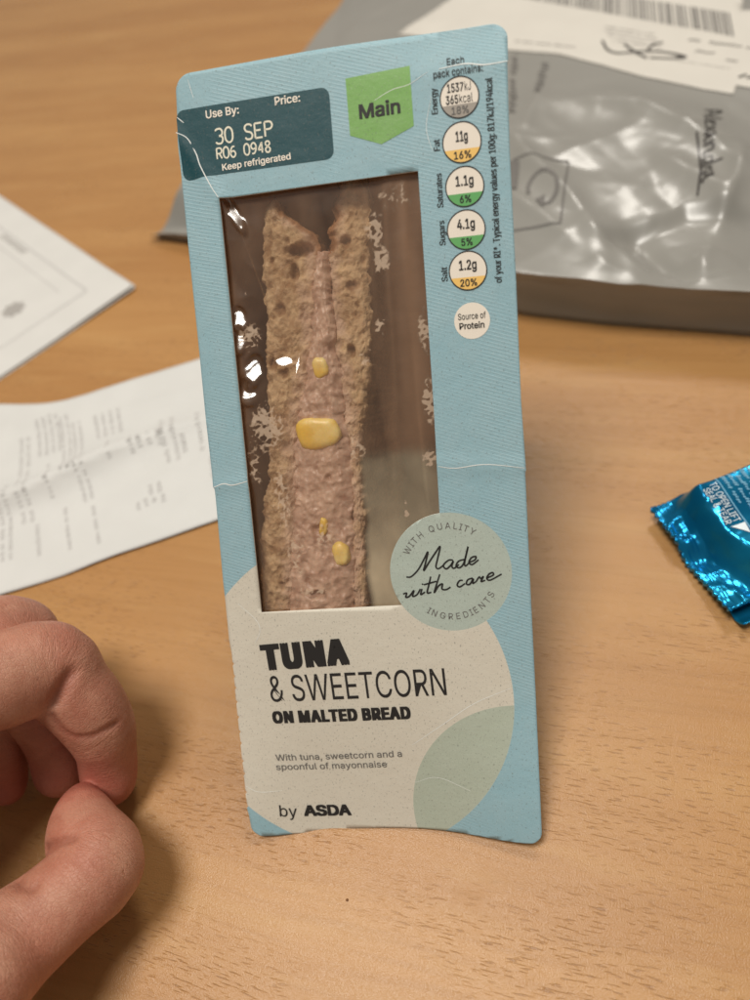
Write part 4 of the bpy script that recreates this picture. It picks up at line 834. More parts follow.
def receipt():
    root = tag(empty('till_receipt'), 'long white till receipt with faint grey print lying behind the pack', 'receipt')
    top = [(-209, 170.3), (-166.8, 169.2), (-146.1, 167.8), (-126.3, 167.0), (-108.4, 170.5), (-87.4, 178.5), (-59.2, 188.1), (-40.4, 194.6), (-28, 199)]
    bot = [(-149.4, 59.4), (-121.8, 69.4), (-107.9, 74.3), (-86.8, 81.3), (-69.7, 88.6), (-52.2, 95.0), (-33.3, 102.2), (-20.6, 106.8), (-9, 111)]
    n1, n2 = 90, 46
    TT = catmull([(x, y, 0) for x, y in top], 12); BB = catmull([(x, y, 0) for x, y in bot], 12)
    def at(s, t):
        i = s*(len(TT)-1); k = min(int(i), len(TT)-2); f = i-k
        A = TT[k].lerp(TT[k+1], f); B = BB[k].lerp(BB[k+1], f)
        q = B.lerp(A, t)
        ridge = 6.5*math.exp(-abs((t-.38-.26*s+.02*math.sin(9*s))/.075))-1.6*math.exp(-((t-.27-.26*s)/.07)**2)
        z = .5+3.2*smooth(.8, 1., t)*(.6+.4*math.sin(5*s+1))+ridge*smooth(.95, .5, s)+1.3*math.exp(-((t-.86+.1*s)/.06)**2)*smooth(.4, .7, s)+.6*fbm(s*4, t*4)+.6
        return Vector((q.x, q.y, max(.35, z)))
    V = [tuple(at(i/n1, j/n2)) for j in range(n2+1) for i in range(n1+1)]
    F = [(j*(n1+1)+i, j*(n1+1)+i+1, (j+1)*(n1+1)+i+1, (j+1)*(n1+1)+i) for j in range(n2) for i in range(n1)]
    o = mesh('receipt_paper', V, F, M['receipt'], root, True)
    so = o.modifiers.new('thickness', 'SOLIDIFY'); so.thickness = .00008
    fn = lambda s, t, l: tuple(at(s, t)+Vector((0, 0, l)))
    rr = random.Random(5); L = []
    def block(s0, s1, t0, t1, ink=1.):
        """unreadable printed lines: short marks running across the strip"""
        s = s0
        while s < s1:
            t = t0+rr.uniform(0, .02)
            while t < t1:
                ln = rr.uniform(.02, .07); e = min(t1, t+ln)
                tt = t
                while tt < e:
                    L.append(([(s-.0035*rr.random(), tt), (s+.0045, tt+.004*rr.random())], .9)); tt += .0155
                t = e+rr.uniform(.006, .02)
            s += .0195
    for q_ in ((.30, .32, .30, .80), (.35, .42, .66, .92), (.375, .39, .40, .60), (.42, .45, .50, .90), (.455, .475, .34, .84), (.40, .415, .10, .36), (.475, .49, .08, .30), (.52, .58, .66, .84), (.545, .555, .50, .62), (.60, .66, .50, .58),
               (.62, .645, .24, .30), (.585, .645, .19, .23), (.665, .69, .40, .66), (.70, .715, .42, .52), (.735, .75, .40, .62), (.755, .765, .22, .36), (.82, .845, .58, .78), (.85, .87, .50, .66), (.87, .88, .30, .40), (.25, .27, .15, .5), (.33, .345, .12, .28)):
        block(*q_)
    Vp, Fp = [], []
    for (p, q), w in L:
        A = at(*p); B = at(*q); d = (B-A); d.z = 0
        if d.length < .3: d = Vector((1, 0, 0))*.6
        d.normalize(); e = Vector((-d.y, d.x, 0))*.42; k = len(Vp); up = Vector((0, 0, .12))
        for c in (A-e, B+d*.5-e, B+d*.5+e, A+e): Vp.append(tuple(c+up))
        Fp.append((k, k+1, k+2, k+3))
    mesh('receipt_print', Vp, Fp, M['faint_ink'], root)
receipt()

# ------------------------------------------------------------------ grey mailing bag
def mailing_bag():
    root = tag(empty('mailing_bag'), 'crumpled grey plastic mailing bag with white address label behind the pack', 'mailing bag')
    FR = [(-110, 286, 0), (-90, 278, 0), (-20, 244, 0), (40, 212, 0), (78, 193, 0), (108, 183, 0), (159, 170, 0), (204, 157.6, 0), (270, 140, 0), (330, 126, 0)]
    LE = [(-110, 286, 0), (-87, 297, 0), (-60, 371, 0), (-37, 441, 0), (-20, 507, 0), (30, 690, 0)]
    RE = [(330, 126, 0), (352, 220, 0), (385, 330, 0), (430, 560, 0)]
    def poly(P, s):
        P = [Vector(p) for p in P]; ls = [0]
        for i in range(1, len(P)): ls.append(ls[-1]+(P[i]-P[i-1]).length)
        x = s*ls[-1]
        for i in range(1, len(P)):
            if x <= ls[i]+1e-9: return P[i-1].lerp(P[i], (x-ls[i-1])/(ls[i]-ls[i-1]))
        return P[-1]
    RID = [([(70, 300), (79.2, 280.6), (89.5, 254.8), (98.8, 236.4), (105.5, 218.7), (111, 198)], 4.6, 4.4), ([(106, 309), (122.7, 300.5), (134.6, 293.8), (145.7, 277.4), (155.6, 259.7), (166, 236)], 4.4, 4.0),
           ([(136, 256), (148, 237.9), (154.1, 225.9), (154, 214)], 3.0, 3.4), ([(70, 250), (77.9, 239.6), (87.7, 225.6), (99, 205)], 3.0, 3.2), ([(118, 219), (124, 206), (131, 190), (136, 178)], -5.0, 5.2),
           ([(167.2, 251), (161.1, 231.2), (152, 210)], 2.6, 2.2), ([(96, 262), (115.4, 270.4), (134, 281)], 2.4, 4.5),
           ([(146, 200), (142, 190), (141, 180)], 3.4, 3.6), ([(176, 216), (166, 200), (160, 184)], -4.0, 5.0), ([(96, 324), (88, 302), (84, 282)], 2.6, 3.6), ([(104, 214), (116, 200), (124, 186)], 2.6, 4.0), ([(60, 236), (74, 218), (84, 203)], -2.6, 4.5)]
    rc = random.Random(21)
    for _ in range(38):
        x0, y0 = rc.uniform(58, 205), rc.uniform(168, 318); an = rc.gauss(-1.05, .55); ln = rc.uniform(12, 46)
        RID.append(([(x0, y0), (x0+ln*.5*math.cos(an), y0+ln*.5*math.sin(an)), (x0+ln*math.cos(an+.25), y0+ln*math.sin(an+.25))], rc.choice((-1, 1, 1))*rc.uniform(.3, 1.0), rc.uniform(1.4, 3.2)))
    RB = [(min(p[0] for p in P)-w*8, max(p[0] for p in P)+w*8, min(p[1] for p in P)-w*8, max(p[1] for p in P)+w*8) for P, a, w in RID]
    LEDGE = [(108, 213), (120.8, 217.5), (132.1, 220.6), (141.3, 225.4), (156, 222), (172, 214)]
    def seg_d(x, y, P):
        best, bt = 1e9, 0
        for i in range(len(P)-1):
            ax, ay = P[i]; bx, by = P[i+1]; dx, dy = bx-ax, by-ay
            t = max(0, min(1, ((x-ax)*dx+(y-ay)*dy)/(dx*dx+dy*dy))); q = math.hypot(x-ax-dx*t, y-ay-dy*t)
            if q < best: best, bt = q, (i+t)/(len(P)-1)
        return best, bt
    def wr(x, y):
        h = 0
        lab_ = smooth(-8, 8, 345-.62*(x-110)-y+0)                 # flatter beneath the label
        for (P, a, w), B in zip(RID, RB):
            if not (B[0] < x < B[1] and B[2] < y < B[3]): continue
            d, bt = seg_d(x, y, P)
            if d < w*8: h += a*1.5*math.exp(-((d*d+.5)**.5/(w*2.1)))*max(0., math.sin(math.pi*(.08+.84*bt)))**.7*(.25+.75*lab_)
        d, bt = seg_d(x, y, LEDGE)                                  # a fold where the film drops towards the front
        yl = float(np.interp(x, [p[0] for p in LEDGE], [p[1] for p in LEDGE]))
        if 104 < x < 180 and y < yl+1: h -= 5.5*smooth(0, 9, d)*math.exp(-d/22)*smooth(104, 116, x)*smooth(180, 168, x)
        flat = smooth(300, 270, y+.55*(x-160)) if x > 60 else 1    # under the label the bag is flatter
        # crumpled film: sharp-edged folds that run mostly down to the right
        a, b = x*.80+y*.60, -x*.60+y*.80
        r1 = 1-abs(nz(a*.020+1.3, b*.010, 2.))*2.4; r2 = 1-abs(nz(a*.016+8, b*.034, 6.))*2.2; r3 = 1-abs(nz(x*.060+3, y*.052, 4.))*2.2
        return h+(.22+.78*flat)*(1.1*max(-.3, r1)+.6*max(-.3, r2)+.30*max(-.3, r3)-.8)+1.0*nz(x*.014, y*.014, 9.)
    def base(s, t):
        p = poly(FR, s)+(poly(LE, t)-Vector(LE[0]))*(1-s)+(poly(RE, t)-Vector(RE[0]))*s
        return p
    def height(s, t, p):
        H = max(7+18*smooth(0.03, .24, s+t*.35), 19*smooth(.0, .06, t)+3)
        e = 1-max(0, 1-s/.05)**2*.75*smooth(.07, 0, t)
        return H*e+4.5*math.sin(math.pi*min(1, t*1.6)*.5)*min(1, s*6)+wr(p.x, p.y)*min(1, .5+min(t*14, s*14))
    ns, ntt = 320, 250
    V, F = [], []
    tv = [(j/ntt)**1.35 for j in range(ntt+1)]
    for j in range(ntt+1):
        for i in range(ns+1):
            s, t = i/ns, tv[j]; p = base(s, t)
            V.append((p.x, p.y, height(s, t, p)-1.2*max(0, 1-t/.012)**2*0))
    for j in range(ntt):
        for i in range(ns): q = j*(ns+1)+i; F.append((q, q+1, q+ns+2, q+ns+1))
    # side skirt: rim rolls over and tucks in towards the table
    loop = [i for i in range(ns+1)]+[j*(ns+1)+ns for j in range(1, ntt+1)]+[ntt*(ns+1)+i for i in range(ns-1, -1, -1)]+[j*(ns+1) for j in range(ntt-1, 0, -1)]
    cx, cy = 130., 330.; K = 8; prev = []
    for vi in loop: prev.append(len(V)); V.append(V[vi])          # own rim vertices: a crisp welded edge
    for k in range(1, K+1):
        f = k/K; cur = []
        for li, vi in enumerate(loop):
            x, y, z = V[vi]; d = Vector((cx-x, cy-y, 0)).normalized()
            ins = 3.5*smooth(0, .3, f)+2.5*f+2.6*nz(x*.035, y*.035, f*1.6)*math.sin(math.pi*f)
            cur.append(len(V)); V.append((x+d.x*ins, y+d.y*ins, z*(1-f)+.25))
        m = len(loop)
        for a in range(m): b = (a+1) % m; F.append((prev[a], cur[a], cur[b], prev[b]))
        prev = cur
    F.append(tuple(prev))
    body = mesh('bag_body', V, F, M['bag'], root, True)
    bm = bmesh.new(); bm.from_mesh(body.data); bmesh.ops.recalc_face_normals(bm, faces=bm.faces); bm.to_mesh(body.data)
    from mathutils.bvhtree import BVHTree
    tree = BVHTree.FromBMesh(bm)
    def topz(x, y):
        h = tree.ray_cast(Vector((x*MM, y*MM, .2)), Vector((0, 0, -1)))
        return h[0].z/MM if h[0] else 26.
    # label sheet lying on the bag
    LB = [(20.2, 415.2), (80.3, 372.6), (105.4, 357.7), (122.7, 339.7), (138.6, 322.0), (161.4, 303.9), (173.4, 296.4), (175.9, 302.9), (185.9, 295.1), (212, 364.5), (192.6, 373.1), (203.0, 411.4), (190, 520), (118.4, 530.7), (55.2, 458.1)]
    LB = [(p[0], p[1]) for p in LB]
    def on_bag(x, y, l): return (x, y, topz(x, y)+l)
    bmx = fill2d([LB], 4.0)
    lab = bm_finish(bmx, 'address_label', lambda u, v, l: on_bag(u, v, .45+l), [M['label'], M['label']], root, thick=.15)
    dr = Vector((191.7-135.7, 366.5-418.0)); dr.normalize(); up = Vector((135.7-133.0, 418-394.3))
    rr = random.Random(3); Vb, Fb = [], []; x = -66.
    while x < 69:
        w = rr.choice((.5, .8, 1.2, 1.8))
        if x > -66:
            p0 = Vector((133., 394.3))+dr*x
            for seg in range(3):
                k = len(Vb)
                for a, b in ((x, seg/3), (x+w, seg/3), (x+w, (seg+1)/3), (x, (seg+1)/3)):
                    q = Vector((133., 394.3))+dr*a+up*b*1.02; Vb.append(on_bag(q[0], q[1], .65))
                Fb.append((k, k+1, k+2, k+3))
        x += w+rr.choice((.6, .8, 1.1, 1.6))
    mesh('barcode', Vb, Fb, M['dark_grey_ink'], lab)
    on_lab = lambda u, v, l: on_bag(u, v, .6+l)
    # small print under the barcode
    def small(name, P, Q, size, n, ink, fn, parent):
        P, Q = Vector(P), Vector(Q); d = (Q-P); ln = d.length; d.normalize(); e = Vector((-d[1], d[0])); L = []
        r3 = random.Random(int(P[0]*10)); a = 0
        while a < ln:
            if r3.random() < .86:
                c = P+d*a
                L.append(([tuple(c+e*size*r3.uniform(0, .3)), tuple(c+d*size*.45+e*size*r3.uniform(.6, 1))], size*.30))
            a += size*.75
        strokes(name, L, .3, ink, .1, fn, parent, 1, 1.)
    small('label_print', (164, 350), (193, 330), 2.6, 20, M['dark_grey_ink'], on_lab, lab)
    for k in range(4): small('label_print', (128+k*.6, 380-k*5.5), (150+k*.6, 362-k*5.5), 1.6, 20, M['grey_ink'], on_lab, lab)
    small('label_print', (165, 338), (171, 334), 2.4, 6, M['dark_grey_ink'], on_lab, lab)
    small('label_print', (176, 326), (181, 322), 2.4, 6, M['dark_grey_ink'], on_lab, lab)
    small('label_print', (178, 309), (186, 304), 4.6, 6, M['black_ink'], on_lab, lab)
    small('label_print', (84, 380), (112, 362), 2.0, 20, M['grey_ink'], on_lab, lab)
    small('label_print', (130, 350), (176, 318), 1.0, 40, M['grey_ink'], on_lab, lab)
    strokes('pen_signature', [[(126.3, 364.6), (127.5, 354.1), (132.0, 348.1), (141.1, 346.9), (151.3, 342.5), (160.3, 334.7), (154.2, 334.8), (145.3, 338.4)], [(135.8, 356.6), (139.3, 347.6), (143.6, 338.6)], [(145.2, 346.8), (148.6, 351.4), (153.2, 352.8)], [(156.5, 337.4), (158.5, 335.8), (160.6, 334.6)]], 1.35, M['marker_ink'], .15, on_lab, lab, 8, .7)
    onb = lambda u, v, l: on_bag(u, v, .2+l)
    WR = dict(A=[[(0, 0), (.35, 1.25), (.75, -.05)], [(.1, .45), (.75, .5)]], l=[[(0, .1), (.3, 1.2), (.18, .1), (.4, .05)]], e=[[(0, .3), (.35, .5), (.3, .72), (.08, .5), (.15, .05), (.5, .12)]],
              x=[[(0, .75), (.5, 0)], [(.5, .75), (0, 0)]], a=[[(.45, .62), (.15, .65), (0, .3), (.2, .02), (.45, .55), (.45, .05), (.6, .05)]], n=[[(0, .62), (.05, 0), (.1, .45), (.35, .62), (.4, .02), (.55, .08)]],
              d=[[(.45, .55), (.12, .6), (0, .25), (.2, .0), (.45, .5), (.55, 1.25), (.48, .05), (.62, .05)]], r=[[(0, .62), (.06, 0), (.1, .4), (.4, .64)]])
    o_ = Vector((159.5, 285.)); dw = Vector((148.2, 229.)) - o_; dn = dw.normalized(); upn = Vector((.97, .24)); x_ = 0; L = []
    tot = .9+.5+.6+.65+.7+.65+.75+.5+.7
    for ch, ad in zip('Alexandra', (.9, .5, .6, .65, .7, .65, .75, .5, .7)):
        for st in WR[ch]: L.append([tuple(o_+dw*((x_+px)/tot)+upn*py*6.2) for px, py in st])
        x_ += ad
    L.append([(151.8, 262), (150.2, 243), (146.4, 225.5)])
    strokes('pen_name', L, .85, M['marker_ink'], .12, onb, root, 7, .8)
    strokes('recycling_mark', [[(78.8, 264.4), (90, 261), (101.3, 257.8)], [(101.3, 257.8), (98, 237), (94.7, 216.3)], [(94.7, 216.3), (86, 219), (76, 222.4)]], .9, M['dark_grey_ink'], .1, onb, root, 8, 1.)
    strokes('recycling_mark', [[(83.9, 238.7), (84.1, 244.3), (87.1, 249.4), (91.2, 249.4), (94.8, 244.3), (95.0, 237.0), (92.0, 231.7), (89.5, 231.2)]], 1.7, M['dark_grey_ink'], .1, onb, root, 6, 1.)
    patch('recycling_mark', [(86.3, 234.1), (89.2, 228.1), (90.3, 236.3)], M['dark_grey_ink'], .3, 2., root, onb)
    patch('recycling_mark', [(77.0, 264.9), (77.0, 243.3), (79.3, 242.9), (81.2, 261.7)], M['dark_grey_ink'], .3, 3., root, onb)
    small('bag_print', (82, 371.0), (77.2, 302.4), 4.6, 20, M['dark_grey_ink'], onb, root)
    small('bag_print', (95.5, 352.0), (90.5, 321.3), 4.6, 20, M['dark_grey_ink'], onb, root)
    bm.free()
mailing_bag()

# ------------------------------------------------------------------ blue foil wrapper
def wrapper():
    root = tag(empty('foil_wrapper'), 'shiny blue foil snack wrapper with crimped zigzag end on table at right', 'wrapper')
    O = Vector((113.1, 96.5)); ea = (Vector((128.8, 60.6))-O); LA = ea.length; ea.normalize(); eb = Vector((-ea.y, ea.x)); LB = 86.
    def hgt(a, b):
        """upper and lower skin heights, mm"""
        ua = a/LA
        side = smooth(0, .12, ua)*smooth(1, .86, ua)
        body = smooth(6.5, 13.5, b+1.8*math.sin(ua*5))*smooth(LB, LB-14, b)
        up = 4.2+1.6*math.sin(ua*7+.6)+9.0*body*side
        lo = 3.4+1.6*math.sin(ua*7+.6)-3.0*body
        if b < 9: 
            cr = .35*math.sin(b*4.2)*smooth(9, 6, b); up += cr; lo += cr
            fold = 1.6*math.exp(-((ua-.34-.02*b)/.07)**2)-1.2*math.exp(-((ua-.5)/.08)**2); up += fold*smooth(14, 4, b); lo += fold*smooth(14, 4, b)*.9
        c = (1-abs(noise.noise(Vector((a*.10, b*.09, 3.)))))**2*1.6+(1-abs(noise.noise(Vector((a*.2, b*.16, 8.)))))**3*.35
        k = .30+.9*smooth(20, 9, b)+.8*smooth(.72, .95, ua)
        return up+(c-1.0)*k, max(.3, lo-.2+.3*(c-1))
    na, nb = 84, 150; V, F = [], []
    for side in (0, 1):
        for j in range(nb+1):
            for i in range(na+1):
                a = LA*i/na; b = LB*j/nb
                edge = 0
                if j == 0:
                    edge = .9*abs(((a/2.1) % 1)*2-1)-.2
                up, lo = hgt(a, b); q = O+ea*a+eb*(b+edge)
                V.append((q.x, q.y, up if side == 0 else lo))
    m = (na+1)*(nb+1)
    for j in range(nb):
        for i in range(na):
            q = j*(na+1)+i; F.append((q, q+1, q+na+2, q+na+1)); F.append((m+q, m+q+na+1, m+q+na+2, m+q+1))
    for j in range(nb):
        q = j*(na+1); F.append((q, q+na+1, m+q+na+1, m+q)); q += na; F.append((q+na+1, q, m+q, m+q+na+1))
    for i in range(na):
        F.append((i+1, i, m+i, m+i+1)); q = nb*(na+1)+i; F.append((q, q+1, m+q+1, m+q))
    mesh('foil_body', V, F, M['foil'], root, True)
    # back seam fin folded against the near side
    V, F = [], []; n = 60
    for i in range(n+1):
        b = 2+(LB-6)*i/n; w = 1.0*noise.noise(Vector((b*.12, 1, 1)))
        for k, (da, z) in enumerate(((-2.0, 2.2), (1.6, 1.2), (3.4+w, 2.4+w), (4.6+w, 4.2+w*.6))):
            q = O+ea*(LA+da)+eb*b; V.append((q.x, q.y, max(.4, z)))
    for i in range(n):
        for k in range(3): q = i*4+k; F.append((q, q+1, q+5, q+4))
    fin = mesh('seam_fin', V, F, M['foil'], root, True); so = fin.modifiers.new('thickness', 'SOLIDIFY'); so.thickness = .0002
    # print: s runs along the end seal (down the picture), t along the length
    def fn(s, t, l):
        q = O+ea*s+eb*t; return (q.x, q.y, hgt(s, t)[0]+l)
    def _line(name, txt, s0, t0, s1, cap, mat, off):
        V, F = glyphs(txt, off); lo, hi = cap_of(off); xs = [q[0] for q in V]; x0, x1 = min(xs), max(xs)
        P = [Vector(fn(s0+(x-x0)/(x1-x0)*(s1-s0), t0+(y-lo)/(hi-lo)*cap, .22+l))*MM for x, y, l in V]
        me = bpy.data.meshes.new(name); me.from_pydata(P, [], F); me.update(); return link(name, me, mat, root)
    _line('opening_text', 'TO OPEN LIFT', 5.6, 14.7, 18.6, 2.2, M['foil_print'], .02)
    _line('opening_text', 'SEAL & TEAR', 6.6, 12.0, 18.4, 2.2, M['foil_print'], .02)
    patch('opening_arrow', [(19.4, 13.0), (23.2, 16.8), (19.6, 17.4)][::-1], M['foil_print'], .25, 1.2, root, fn)
    strokes('print_frame', [[(4.4, 17.7), (12, 17.7), (26, 17.7), (37, 17.7)]], .34, M['foil_print_dim'], .2, fn, root, 12, 1.)
    strokes('print_frame', [[(3.2, 12.0), (2.6, 20), (2.6, 50), (2.6, 75)]], .34, M['foil_print_dim'], .2, fn, root, 14, 1.)
    rr = random.Random(9); L = []
    for r in range(14):
        s = 4.6; t = 19.1+r*2.1; end = rr.uniform(11, 18)
        while s < end:
            if rr.random() < .85: L.append([(s, t+rr.uniform(0, .5)), (s+.55, t+rr.uniform(.7, 1.4))])
            s += .8
    strokes('ingredients_print', L, .42, M['foil_print_dim'], .2, fn, root, 1, 1.)
wrapper()

# ------------------------------------------------------------------ the hand
def surface_nets(Fd, org, h):
    nx, ny, nzz = Fd.shape
    c = [(i, j, k) for i in (0, 1) for j in (0, 1) for k in (0, 1)]
    sl = lambda o: Fd[o[0]:nx-1+o[0], o[1]:ny-1+o[1], o[2]:nzz-1+o[2]]
    cnt = sum((sl(o) < 0).astype(np.int8) for o in c)
    act = np.argwhere((cnt > 0) & (cnt < 8))
    idx = -np.ones(cnt.shape, np.int64); idx[tuple(act.T)] = np.arange(len(act))
    acc = np.zeros((len(act), 3)); num = np.zeros(len(act))
    val = {o: Fd[act[:, 0]+o[0], act[:, 1]+o[1], act[:, 2]+o[2]] for o in c}
    for a in c:
        for ax in range(3):
            if a[ax] == 0:
                b = list(a); b[ax] = 1; b = tuple(b); fa, fb = val[a], val[b]
                m = (fa < 0) != (fb < 0); t = np.where(m, fa/np.where(m, fa-fb, 1), 0)
                p = np.array(a, float)[None].repeat(len(act), 0); p[:, ax] = t
                acc += p*m[:, None]; num += m
    verts = (acc/num[:, None]+act)*h+org
    faces = []
    for ax in range(3):
        u, w = (ax+1) % 3, (ax+2) % 3
        s0 = [slice(1, -1)]*3; s1 = [slice(1, -1)]*3
        s0[ax] = slice(0, -1); s1[ax] = slice(1, None)
        A, B = Fd[tuple(s0)], Fd[tuple(s1)]
        e = np.argwhere((A < 0) != (B < 0)); neg = A[tuple(e.T)] < 0
        off = np.ones(3, int); off[ax] = 0; base = e+off
        def cell(du, dw):
            q = base.copy(); q[:, u] -= du; q[:, w] -= dw; return idx[tuple(q.T)]
        q = np.stack([cell(1, 1), cell(0, 1), cell(0, 0), cell(1, 0)], 1)
        q[~neg] = q[~neg][:, ::-1]; faces.append(q)
    return verts, np.concatenate(faces)
HAND = dict(
 index=[(-82, -12, 68, 12), (-62.9, 15.0, 55.0, 11.5), (-54.1, 22.7, 49.0, 11.6), (-47.7, 29.3, 42.0, 11.6), (-43.5, 25.8, 36.0, 10.1), (-40.8, 23.1, 31.0, 9.8), (-39.3, 19.7, 24.0, 8.9), (-39.9, 16.4, 17.5, 7.7), (-40.7, 13.5, 13.0, 7.5), (-40.9, 10.3, 10.0, 7.2)],
 middle=[(-96, 0, 66, 12), (-74.8, 25.7, 50.0, 11.6), (-66.8, 32.2, 45.0, 11.8), (-63.9, 38.6, 38.0, 11.8), (-59.2, 27.8, 30.0, 10.1), (-57.0, 20.8, 20.0, 8.3), (-57.0, 16.4, 13.0, 7.6), (-57.3, 12.4, 9.0, 7.1)],
 ring=[(-108, 4, 60, 11), (-92, 14, 53, 10.4), (-76.5, 24, 47, 10.4), (-73.5, 27, 40, 10.2), (-73, 24, 30, 9.1), (-73.2, 16.6, 18, 7.6), (-73.7, 10.6, 10, 6.2), (-73.2, 8.1, 8, 5.2)],
 little=[(-118, 2, 54, 9.6), (-102, 12, 46, 8.8), (-92, 20, 38, 8.6), (-90, 18, 27, 7.6), (-90, 12, 15, 6.4), (-90, 7, 8.5, 5.4)],
 thumb=[(-43.1, 5.5, 17.0, 1.8), (-42.1, 2.6, 18.0, 4.4), (-40.0, -1.7, 19.0, 7.3), (-36.7, -6.5, 20.0, 9.4), (-30.3, -12.9, 22.0, 10.6), (-36.2, -21.3, 24.0, 10.2), (-43.0, -30.2, 28.0, 11.2), (-47.6, -38.4, 34.0, 12.2), (-76, -54, 42, 16), (-104, -62, 48, 19)])
PALM = [[(-86, -18, 62, 14), (-112, -40, 58, 19), (-138, -62, 54, 21), (-175, -92, 52, 24)], [(-98, -6, 60, 14), (-122, -30, 56, 19), (-140, -62, 52, 21)], [(-110, 0, 54, 13), (-132, -24, 50, 18), (-150, -58, 50, 20)], [(-118, 0, 48, 11), (-142, -22, 46, 16), (-155, -56, 48, 20)]]
CREASE = [
 ([(-42.4, 17.0, 40.8), (-41.1, 14.7, 36.3), (-38.5, 14.0, 34.0), (-35.3, 14.7, 32.7), (-33.2, 16.3, 32.0), (-31.2, 18.7, 30.2)], .3, 1.6),
 ([(-37.4, 25.6, 46.2), (-38.8, 22.5, 45.6), (-41.1, 19.3, 43.9)], .6, 3.0),
 ([(-42.7, -10.2, 25.4), (-41.7, -10.1, 27.1), (-36.9, -9.5, 30.2), (-32.7, -8.9, 31.6)], .12, 2.2),
 ([(-43.4, -18.1, 32.1), (-39.8, -19.2, 34.2), (-37.3, -19.5, 34.4)], .2, 3.2)]
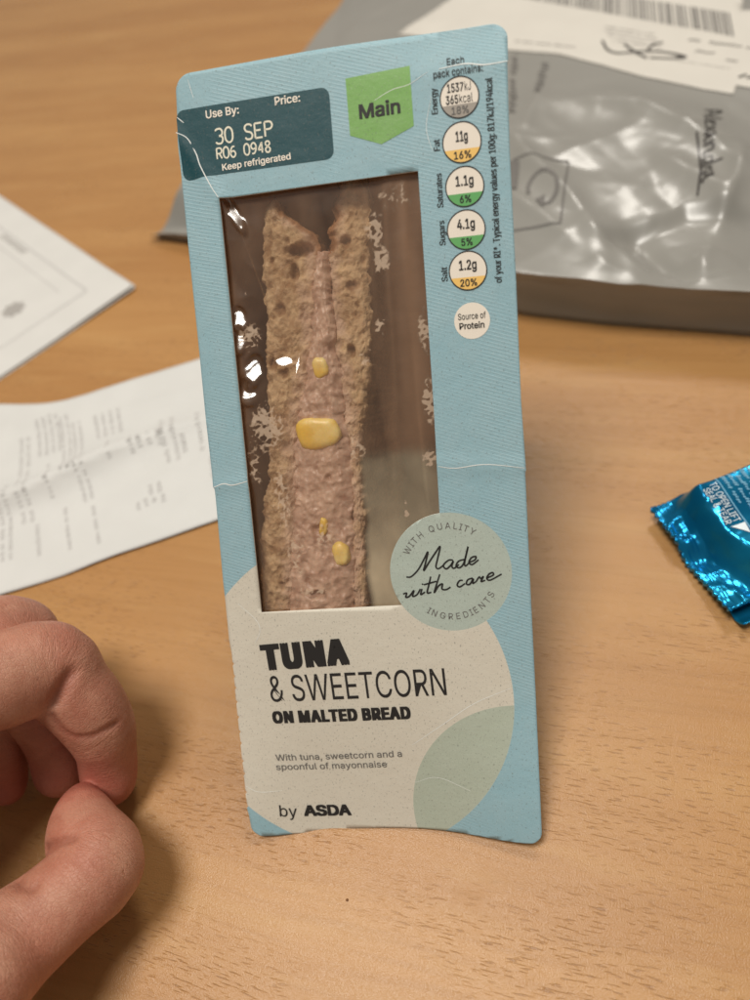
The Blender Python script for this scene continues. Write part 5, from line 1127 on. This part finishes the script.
def hand():
    h = .6; lo = np.array([-172., -104., -.3]); hi = np.array([-14., 56., 90.])
    n = np.ceil((hi-lo)/h).astype(int)+1
    ax = [lo[k]+h*np.arange(n[k]) for k in range(3)]
    def field(chain, k, sub):
        Fd = np.full(tuple(n), 40., np.float32)
        P = [np.array(p) for p in catmull4(chain, sub)]
        for a, b in zip(P[:-1], P[1:]):
            rm = max(a[3], b[3])+6; mn = np.minimum(a[:3], b[:3])-rm; mx = np.maximum(a[:3], b[:3])+rm
            i0 = np.clip(((mn-lo)/h).astype(int), 0, n-1); i1 = np.clip(((mx-lo)/h).astype(int)+2, 1, n)
            if (i1 <= i0).any(): continue
            X = ax[0][i0[0]:i1[0]][:, None, None]; Y = ax[1][i0[1]:i1[1]][None, :, None]; Z = ax[2][i0[2]:i1[2]][None, None, :]
            d = b[:3]-a[:3]; L2 = max(1e-6, float(d@d))
            t = np.clip(((X-a[0])*d[0]+(Y-a[1])*d[1]+(Z-a[2])*d[2])/L2, 0, 1)
            D = np.sqrt((X-a[0]-d[0]*t)**2+(Y-a[1]-d[1]*t)**2+(Z-a[2]-d[2]*t)**2)-(a[3]+(b[3]-a[3])*t)
            S = (slice(i0[0], i1[0]), slice(i0[1], i1[1]), slice(i0[2], i1[2]))
            Fd[S] = smin(Fd[S], D.astype(np.float32), k)
        return Fd
    total = None
    for nm in ('index', 'middle', 'ring', 'little', 'thumb'):
        f = field(HAND[nm], .6, 3); total = f if total is None else smin(total, f, .35)
    for ch in PALM: total = smin(total, field(ch, 4., 2), 7.)
    if CREASE:
        for P, r, k in CREASE:
            f = field([tuple(p)+(r,) for p in P], .3, 2); total = -smin(-total, f, k)
    total[0], total[-1], total[:, 0], total[:, -1], total[:, :, -1] = 5, 5, 5, 5, 5
    v, q = surface_nets(total, lo, h)
    v[:, 2] = np.maximum(v[:, 2], .25)
    me = bpy.data.meshes.new('hand'); me.from_pydata((v*MM).tolist(), [], q.tolist()); me.update()
    tips = [HAND[k][-1] for k in ('index', 'middle', 'ring', 'little')]+[HAND['thumb'][0]]
    tp = np.zeros(len(v))
    for tpt in tips: tp = np.maximum(tp, np.exp(-(np.linalg.norm(v-np.array(tpt[:3]), axis=1)/13.)**2))
    kn = [HAND['index'][7][:3], HAND['index'][5][:3], HAND['thumb'][3][:3]]
    for kp in kn: tp = np.maximum(tp, .35*np.exp(-(np.linalg.norm(v-np.array(kp), axis=1)/14.)**2))
    fold = np.zeros(len(v))
    for P, r, k in CREASE:
        for p_ in catmull([tuple(p) for p in P], 6): fold = np.maximum(fold, np.exp(-(np.linalg.norm(v-np.array(p_), axis=1)/1.2)**2))
    # distance along the nearest finger and nearness to its joints, for the cross lines of the skin
    al = np.zeros(len(v)); jn = np.zeros(len(v)); bd = np.full(len(v), 1e9)
    for nm, joints in (('index', (3, 6)), ('middle', (3, 5)), ('ring', (3, 5)), ('little', (2, 4)), ('thumb', (4, 6))):
        P = np.array(catmull4(HAND[nm], 4)); acc = np.concatenate([[0], np.cumsum(np.linalg.norm(np.diff(P[:, :3], axis=0), axis=1))])
        js = [acc[min(len(acc)-1, k*4)] for k in joints]
        for k in range(len(P)):
            d = np.linalg.norm(v-P[k, :3], axis=1)-P[k, 3]; m = d < bd; bd[m] = d[m]
            if k+1 < len(P): e = P[k+1, :3]-P[k, :3]
            el = np.linalg.norm(e); a_ = acc[k]+(v[m]-P[k, :3])@(e/max(1e-6, el)); al[m] = a_
            jn[m] = np.max([np.exp(-((a_-q)/6.5)**2) for q in js], axis=0)
    o = link('hand', me, M['skin'], None, True)
    for nm, dat in (('tip', tp), ('fold', fold), ('along', al), ('joint', jn)):
        at = me.attributes.new(nm, 'FLOAT', 'POINT'); at.data.foreach_set('value', dat.astype(np.float32))
    md = o.modifiers.new('smooth', 'SMOOTH'); md.factor = .5; md.iterations = 3
    tag(o, 'bare left hand with curled fingers, thumb and index fingertips touching the table', 'hand')
    return o
def catmull4(P, n):
    P = [np.array(p, float) for p in P]; Q = [2*P[0]-P[1]]+P+[2*P[-1]-P[-2]]; out = []
    for i in range(1, len(Q)-2):
        a, b, c, d = Q[i-1:i+3]
        for k in range(n):
            t = k/n; out.append(.5*((2*b)+(c-a)*t+(2*a-5*b+4*c-d)*t*t+(3*b-a-3*c+d)*t**3))
    out.append(P[-1])
    for o in out: o[3] = max(.2, o[3])
    return out
def smin(a, b, k):
    hh = np.maximum(k-np.abs(a-b), 0)/k
    return np.minimum(a, b)-hh*hh*k*.25
hand()

# ------------------------------------------------------------------ a crumb on the table
def crumb(x, y, r):
    bm = bmesh.new(); bmesh.ops.create_icosphere(bm, subdivisions=2, radius=r*MM)
    for v in bm.verts: v.co *= 1+.35*noise.noise(v.co*1500); v.co.z *= .6
    me = bpy.data.meshes.new('bread_crumb'); bm.to_mesh(me); bm.free()
    o = link('bread_crumb', me, M['crumb'], None, True); o.location = (x*MM, y*MM, r*.5*MM)
    tag(o, 'tiny dark brown crumb on the wood in front of the pack', 'crumb')
crumb(26.6, -14.4, .36)
